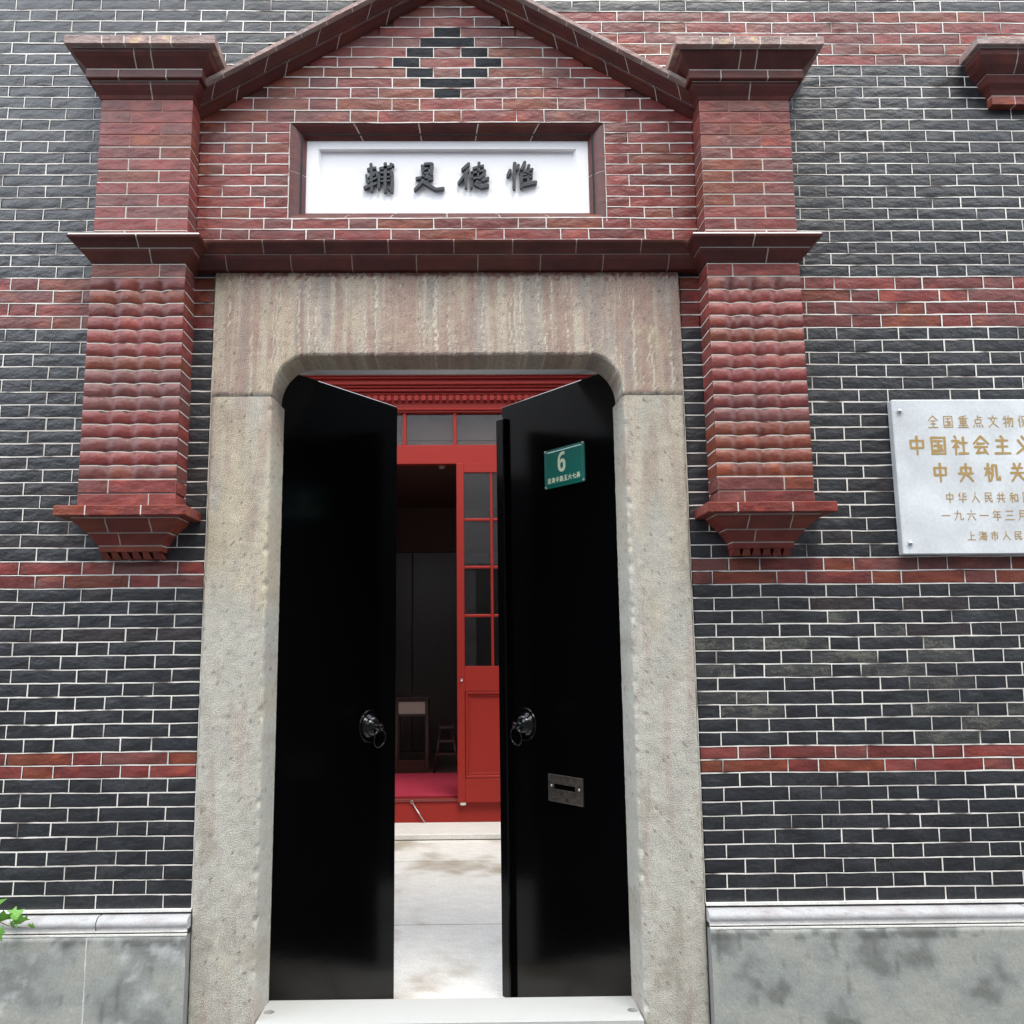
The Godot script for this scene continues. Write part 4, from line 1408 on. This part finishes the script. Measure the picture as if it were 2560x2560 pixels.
func court():
	# courtyard floor with stains, joints between large concrete bays
	var st := start()
	var xs := [-1.88, 0.355, 1.88]
	var zs := [-4.295, -3.55, -2.0, -0.6, -0.173]
	for i in 2:
		for k in 4:
			var a := Vector2(xs[i] + 0.003, zs[k] + 0.003)
			var b := Vector2(xs[i + 1] - 0.003, zs[k + 1] - 0.003)
			var nu := int((b.x - a.x) / 0.03)
			var nv := maxi(2, int((b.y - a.y) / 0.03))
			sheet(st, nu, nv, func(u, v): return Vector3(lerpf(a.x, b.x, float(u) / nu), YARD, lerpf(a.y, b.y, float(v) / nv)), Vector3.UP, func(p: Vector3) -> Color:
				var q := N3.get_noise_2d(p.x * 1.1 + 5.0, p.z * 1.0) + 0.3 * N1.get_noise_2d(p.x * 4.0, p.z * 4.0)
				var c := Color(0.76, 0.75, 0.71).lerp(Color(0.36, 0.3, 0.23), smoothstep(0.0, 0.7, q) * 0.85)
				return c * (1.0 + 0.08 * N2.get_noise_2d(p.x * 40.0, p.z * 40.0)))
	var o := structure(st, "courtyard_floor", M["yardfloor"])
	st = start()
	box(st, Vector3(-1.9, YARD - 0.1, -4.3), Vector3(1.9, YARD - 0.004, -0.173))
	structure(st, "courtyard_bed", M["core"])
	st = start()
	st.set_color(Color(0.7, 0.69, 0.66))
	box(st, Vector3(-1.88, YARD, ZF - 0.1), Vector3(1.88, -0.5805, -4.297), 0.008)
	var sp := structure(st, "courtyard_step", M["yardfloor"])
	for s in [-1, 1]:
		var t := thing("courtyard_wall", "dark brick side wall of the court, plastered above, on the left" if s < 0 else "dark brick side wall of the court on the right", "wall", Vector3(s * 1.94, YARD, -2.6), "side walls of the court")
		box_of("brickwork", Vector3(s * 1.885, YARD, ZF), Vector3(s * 2.1, 2.15 if s < 0 else 4.4, -0.416), M["dark"][0], t, 0.0)
		if s < 0: box_of("plaster", Vector3(s * 1.885, 2.151, ZF), Vector3(s * 2.1, 4.4, -0.416), M["plaster"], t, 0.0)

func rod():
	var t := thing("door_hook", "thin grey metal hook rod leaning against the red sill board", "hook", Vector3(-0.3, -0.58, ZF + 0.02))
	var st := start()
	tube(st, [Vector3(-0.405, -0.412, ZF + 0.014), Vector3(-0.296, -0.574, ZF + 0.03)], [0.006], 8)
	build(st, "bar", M["steel"], t)
	st = start()
	var pts := []
	for k in 12:
		var a := TAU * k / 12
		pts.append(Vector3(-0.409 + cos(a) * 0.011, -0.404 + sin(a) * 0.011, ZF + 0.0125))
	tube(st, pts, [0.003], 6, true)
	build(st, "eye", M["steel"], t)

func furniture():
	var D: Material = M["darkwood"]
	var fl := -0.371
	var c := thing("red_carpet", "crimson carpet on the floor just inside the red house door", "carpet", Vector3(0, -0.385, -5.6))
	box_of("pile", Vector3(-1.85, -0.3855, -6.43), Vector3(1.85, -0.371, ZF - 0.125), M["carpet"], c, 0.004)
	var t := thing("side_table", "dark wooden side table with a pale cloth panel inside the room", "table", Vector3(-0.5, -0.385, -6.6))
	box_of("top", Vector3(-0.72, 0.392, -6.85), Vector3(-0.314, 0.416, -6.44), D, t, 0.004)
	for x in [-0.69, -0.366]:
		for z in [-6.82, -6.5]:
			box_of("leg", Vector3(x, -0.386, z), Vector3(x + 0.036, 0.3915, z + 0.036), D, t, 0.003)
	box_of("apron", Vector3(-0.652, 0.365, -6.48), Vector3(-0.368, 0.391, -6.466), D, t, 0.002)
	box_of("cloth_panel", Vector3(-0.652, 0.238, -6.482), Vector3(-0.368, 0.3645, -6.474), M["cloth"], t, 0.0)
	box_of("rail", Vector3(-0.652, 0.212, -6.484), Vector3(-0.368, 0.2375, -6.466), D, t, 0.002)
	box_of("rail", Vector3(-0.652, -0.275, -6.484), Vector3(-0.368, -0.242, -6.466), D, t, 0.002)
	box_of("foot_board", Vector3(-0.652, -0.384, -6.49), Vector3(-0.368, -0.2755, -6.476), D, t, 0.0)
	var s := thing("wooden_stool", "small dark wooden stool with splayed legs beside the side table", "stool", Vector3(-0.14, -0.385, -6.55))
	box_of("seat", Vector3(-0.216, 0.084, -6.7), Vector3(-0.063, 0.11, -6.4), D, s, 0.004)
	for q in [[-0.2, -0.272, -6.43, -6.405], [-0.08, -0.006, -6.43, -6.405], [-0.2, -0.272, -6.67, -6.695], [-0.08, -0.006, -6.67, -6.695]]:
		var st := start()
		tube(st, [Vector3(q[0], 0.084, q[2]), Vector3(q[1], -0.385, q[3])], [0.013, 0.014], 8)
		build(st, "leg", D, s)
	for y in [[-0.043, -0.222, -0.06], [-0.18, -0.24, -0.04]]:
		box_of("stretcher", Vector3(y[1], y[0] - 0.014, -6.428), Vector3(y[2], y[0] + 0.012, -6.408), D, s, 0.003)
	var sm := thing("smoke_detector", "small white smoke detector on the room ceiling behind the door head", "smoke detector", Vector3(-0.164, 2.8, -5.6))
	var st := start()
	var pts := [[0.05, 0.0], [0.05, 0.02], [0.042, 0.032], [0.03, 0.04], [0.03, 0.06], [0.0, 0.066]]
	for i in pts.size() - 1:
		for k in 20:
			var a := TAU * k / 20
			var b := TAU * (k + 1) / 20
			var p := []
			for e in [[i, a], [i, b], [i + 1, b], [i + 1, a]]: p.append(Vector3(-0.164 + cos(e[1]) * pts[e[0]][0], 2.7995 - pts[e[0]][1], -5.6 + sin(e[1]) * pts[e[0]][0]))
			face(st, p, Vector3(-0.164, 2.78, -5.6))
	build(st, "casing", M["whiteplastic"], sm)

# ------------------------------------------------------------------ window corbel, ivy
func window_corbel():
	var x0 := 2.235
	var x1 := 3.2
	var t := thing("brick_corbel", "moulded red brick window corbel at the upper right of the wall", "corbel", Vector3(2.7, 3.06, 0.0))
	var mo := start()
	var zf := 0.035
	mould_course("slab_brick", t, mo, x0, x1, zf, [[3.338, 0.094], [3.333, 0.1], [3.302, 0.1], [3.299, 0.096]], [2.42, 2.66, 2.9], "slabred", -0.004)
	mould_course("moulded_brick", t, mo, x0, x1, zf, [[3.294, 0.082], [3.27, 0.078], [3.24, 0.062], [3.212, 0.04]], [2.31, 2.55, 2.8], "redmould", -0.004)
	mould_course("moulded_brick", t, mo, x0, x1, zf, [[3.207, 0.037], [3.18, 0.026], [3.16, 0.01], [3.142, 0.001]], [2.45, 2.7], "redmould", -0.004)
	mould_course("moulded_brick", t, mo, x0, x1, zf, [[3.137, 0.0], [3.102, 0.0], [3.1, -0.004]], [2.33, 2.6], "basered", -0.004)
	build(mo, "mortar", M["mortar"], t)

func ivy():
	var t := thing("ivy_sprig", "bright green ivy sprig hanging over the plinth at the left edge", "plant", Vector3(-1.62, -0.05, 0.07))
	var st := start()
	tube(st, [Vector3(-1.9, 0.1, 0.075), Vector3(-1.7, 0.05, 0.09), Vector3(-1.58, 0.005, 0.1), Vector3(-1.52, -0.02, 0.1), Vector3(-1.48, -0.028, 0.098), Vector3(-1.44, -0.03, 0.095)], [0.0026, 0.0022, 0.0018, 0.0015, 0.0012, 0.0008], 7)
	build(st, "stem", M["stem"], t)
	# leaves: base, size, turn, tilt
	for q in [[-1.556, 0.03, 0.05, 0.9, 0.2], [-1.54, -0.005, 0.045, -0.5, 0.5], [-1.505, 0.006, 0.042, -0.9, -0.3], [-1.55, -0.03, 0.04, -2.6, 0.3], [-1.47, -0.012, 0.034, -0.2, 0.5], [-1.492, -0.02, 0.026, 1.4, -0.4], [-1.436, -0.024, 0.016, -0.6, 0.2], [-1.62, 0.04, 0.05, 0.4, 0.4], [-1.69, 0.07, 0.055, -0.8, 0.3], [-1.76, 0.09, 0.05, 0.6, -0.3]]:
		st = start()
		var out := [[0, 0], [0.42, 0.1], [0.95, -0.02], [0.62, 0.34], [0.72, 0.72], [0.32, 0.6], [0.0, 1.15], [-0.32, 0.6], [-0.72, 0.72], [-0.62, 0.34], [-0.95, -0.02], [-0.42, 0.1]]
		var pts := []
		var B := Basis(Vector3.BACK, q[3]) * Basis(Vector3.RIGHT, q[4]) * Basis(Vector3.UP, q[4] * 1.5)
		for e in out:
			var l: Vector3 = Vector3(e[0], e[1], -0.16 * absf(e[0]) - 0.12 * e[1] * e[1]) * q[2]
			pts.append(Vector3(q[0], q[1], 0.112) + B * l)
		var mid: Vector3 = Vector3(q[0], q[1], 0.112) + B * (Vector3(0, 0.35, 0.02) * q[2])
		for i in pts.size():
			var a: Vector3 = pts[i]
			var b: Vector3 = pts[(i + 1) % pts.size()]
			face(st, [mid, a, b], mid - Vector3(0, 0, 1))
			face(st, [mid - Vector3(0, 0, 0.0006), a - Vector3(0, 0, 0.0006), b - Vector3(0, 0, 0.0006)], mid + Vector3(0, 0, 1))
		build(st, "leaf", M["leaf"], t)

func opposite():
	# the terraces on the other side of the lane, behind the viewer: the glossy bricks mirror them below and the sky above
	for h in [["low grey terrace house across the lane behind the viewer", -16.0, -3.2, 5.3], ["tall grey terrace house across the lane behind the viewer", -3.19, 16.0, 8.3]]:
		var t := thing("terrace_house", h[0], "house", Vector3((h[1] + h[2]) / 2, GROUND, 10.0), "houses across the lane")
		box_of("wall", Vector3(h[1], GROUND, 8.2), Vector3(h[2], h[3], 12), M["house_wall"], t, 0.0)
		var x: float = h[1] + 1.2
		while x < h[2] - 1.6:
			for y in ([0.3, 3.2] if h[3] < 6.0 else [0.3, 3.2, 6.1]):
				var w := sub("window", t)
				box_of("pane", Vector3(x, y, 8.17), Vector3(x + 1.0, y + 1.5, 8.199), M["house_dark"], w, 0.0)
				box_of("sill", Vector3(x - 0.08, y - 0.1, 8.12), Vector3(x + 1.08, y - 0.001, 8.199), M["sill_stone"], w, 0.0)
			x += 2.4
		box_of("parapet", Vector3(h[1] - (0.1 if h[1] < -10 else 0.0), h[3], 7.95), Vector3(h[2] + (0.1 if h[2] > 10 else 0.0), h[3] + 0.25, 12.2), M["roof_tile"], t, 0.0)

func _ready():
	# ---- camera, sky, sun, exposure
	var cam := Camera3D.new()
	cam.name = "camera"
	add_child(cam)
	cam.position = Vector3(0.0576, 0.9031, 3.3996)
	cam.rotation = Vector3(0.1528, -0.0139, -0.0075)
	cam.near = 0.05
	cam.far = 200.0
	cam.projection = Camera3D.PROJECTION_FRUSTUM
	cam.size = 2.0 * cam.near * 1280.0 / 2250.0
	cam.frustum_offset = Vector2(cam.near * 90.0 / 2250.0, 0)
	cam.current = true
	var we := WorldEnvironment.new()
	we.name = "environment"
	var env := Environment.new()
	env.background_mode = Environment.BG_SKY
	var sky := Sky.new()
	var sm := ProceduralSkyMaterial.new()
	sm.sky_top_color = Color(0.93, 0.96, 1.0)
	sm.sky_horizon_color = Color(0.8, 0.84, 0.88)
	sm.sky_curve = 0.25
	sm.ground_bottom_color = Color(0.3, 0.3, 0.3)
	sm.ground_horizon_color = Color(0.5, 0.5, 0.5)
	sky.sky_material = sm
	env.sky = sky
	env.tonemap_mode = Environment.TONE_MAPPER_LINEAR
	env.tonemap_exposure = 5.0
	env.sdfgi_enabled = true; env.ssao_enabled = true; env.ssil_enabled = true
	we.environment = env
	add_child(we)
	var sun := DirectionalLight3D.new()
	sun.name = "sun"
	sun.light_energy = 0.2
	sun.light_color = Color(1.0, 0.98, 0.95)
	sun.light_angular_distance = 25.0
	sun.shadow_enabled = true
	sun.rotation_degrees = Vector3(-62, 15, 0)
	add_child(sun)
	# ---- the place
	rng.seed = 20240
	noise(N1, 3, 1.0); noise(N2, 8, 1.0); noise(N3, 21, 1.0, 4)
	make_materials()
	gloss()
	var st := start()
	box(st, Vector3(-40, GROUND - 0.3, -0.16), Vector3(40, GROUND, 40))
	structure(st, "lane_ground", M["asphalt"])
	st = start()
	box(st, Vector3(-40, YARD - 0.6, -40), Vector3(40, YARD - 0.35, 40))
	structure(st, "terrain", M["asphalt"])
	stone_frame()
	wall("dark brick wall with red bands, left of the stone door frame", -1, -1.617, 0.352)
	wall("dark brick wall with red bands, right of the stone door frame, holding the plaque", 1, 1.181, 0.36)
	plinth(-1, "grey stone plinth with a round moulding, left of the door frame")
	plinth(1, "stained grey stone plinth with a round moulding, right of the door frame")
	gateway()
	inscription()
	court()
	house()
	red_door()
	furniture()
	leaf(-1, "black lacquered door leaf, left of the pair, without a sign", 0.776, 54.0)
	var r := leaf(1, "black lacquered door leaf, right of the pair, with a letter slot", 0.797, 54.0)
	number_sign(r)
	plaque()
	window_corbel()
	ivy()
	rod()
	opposite()
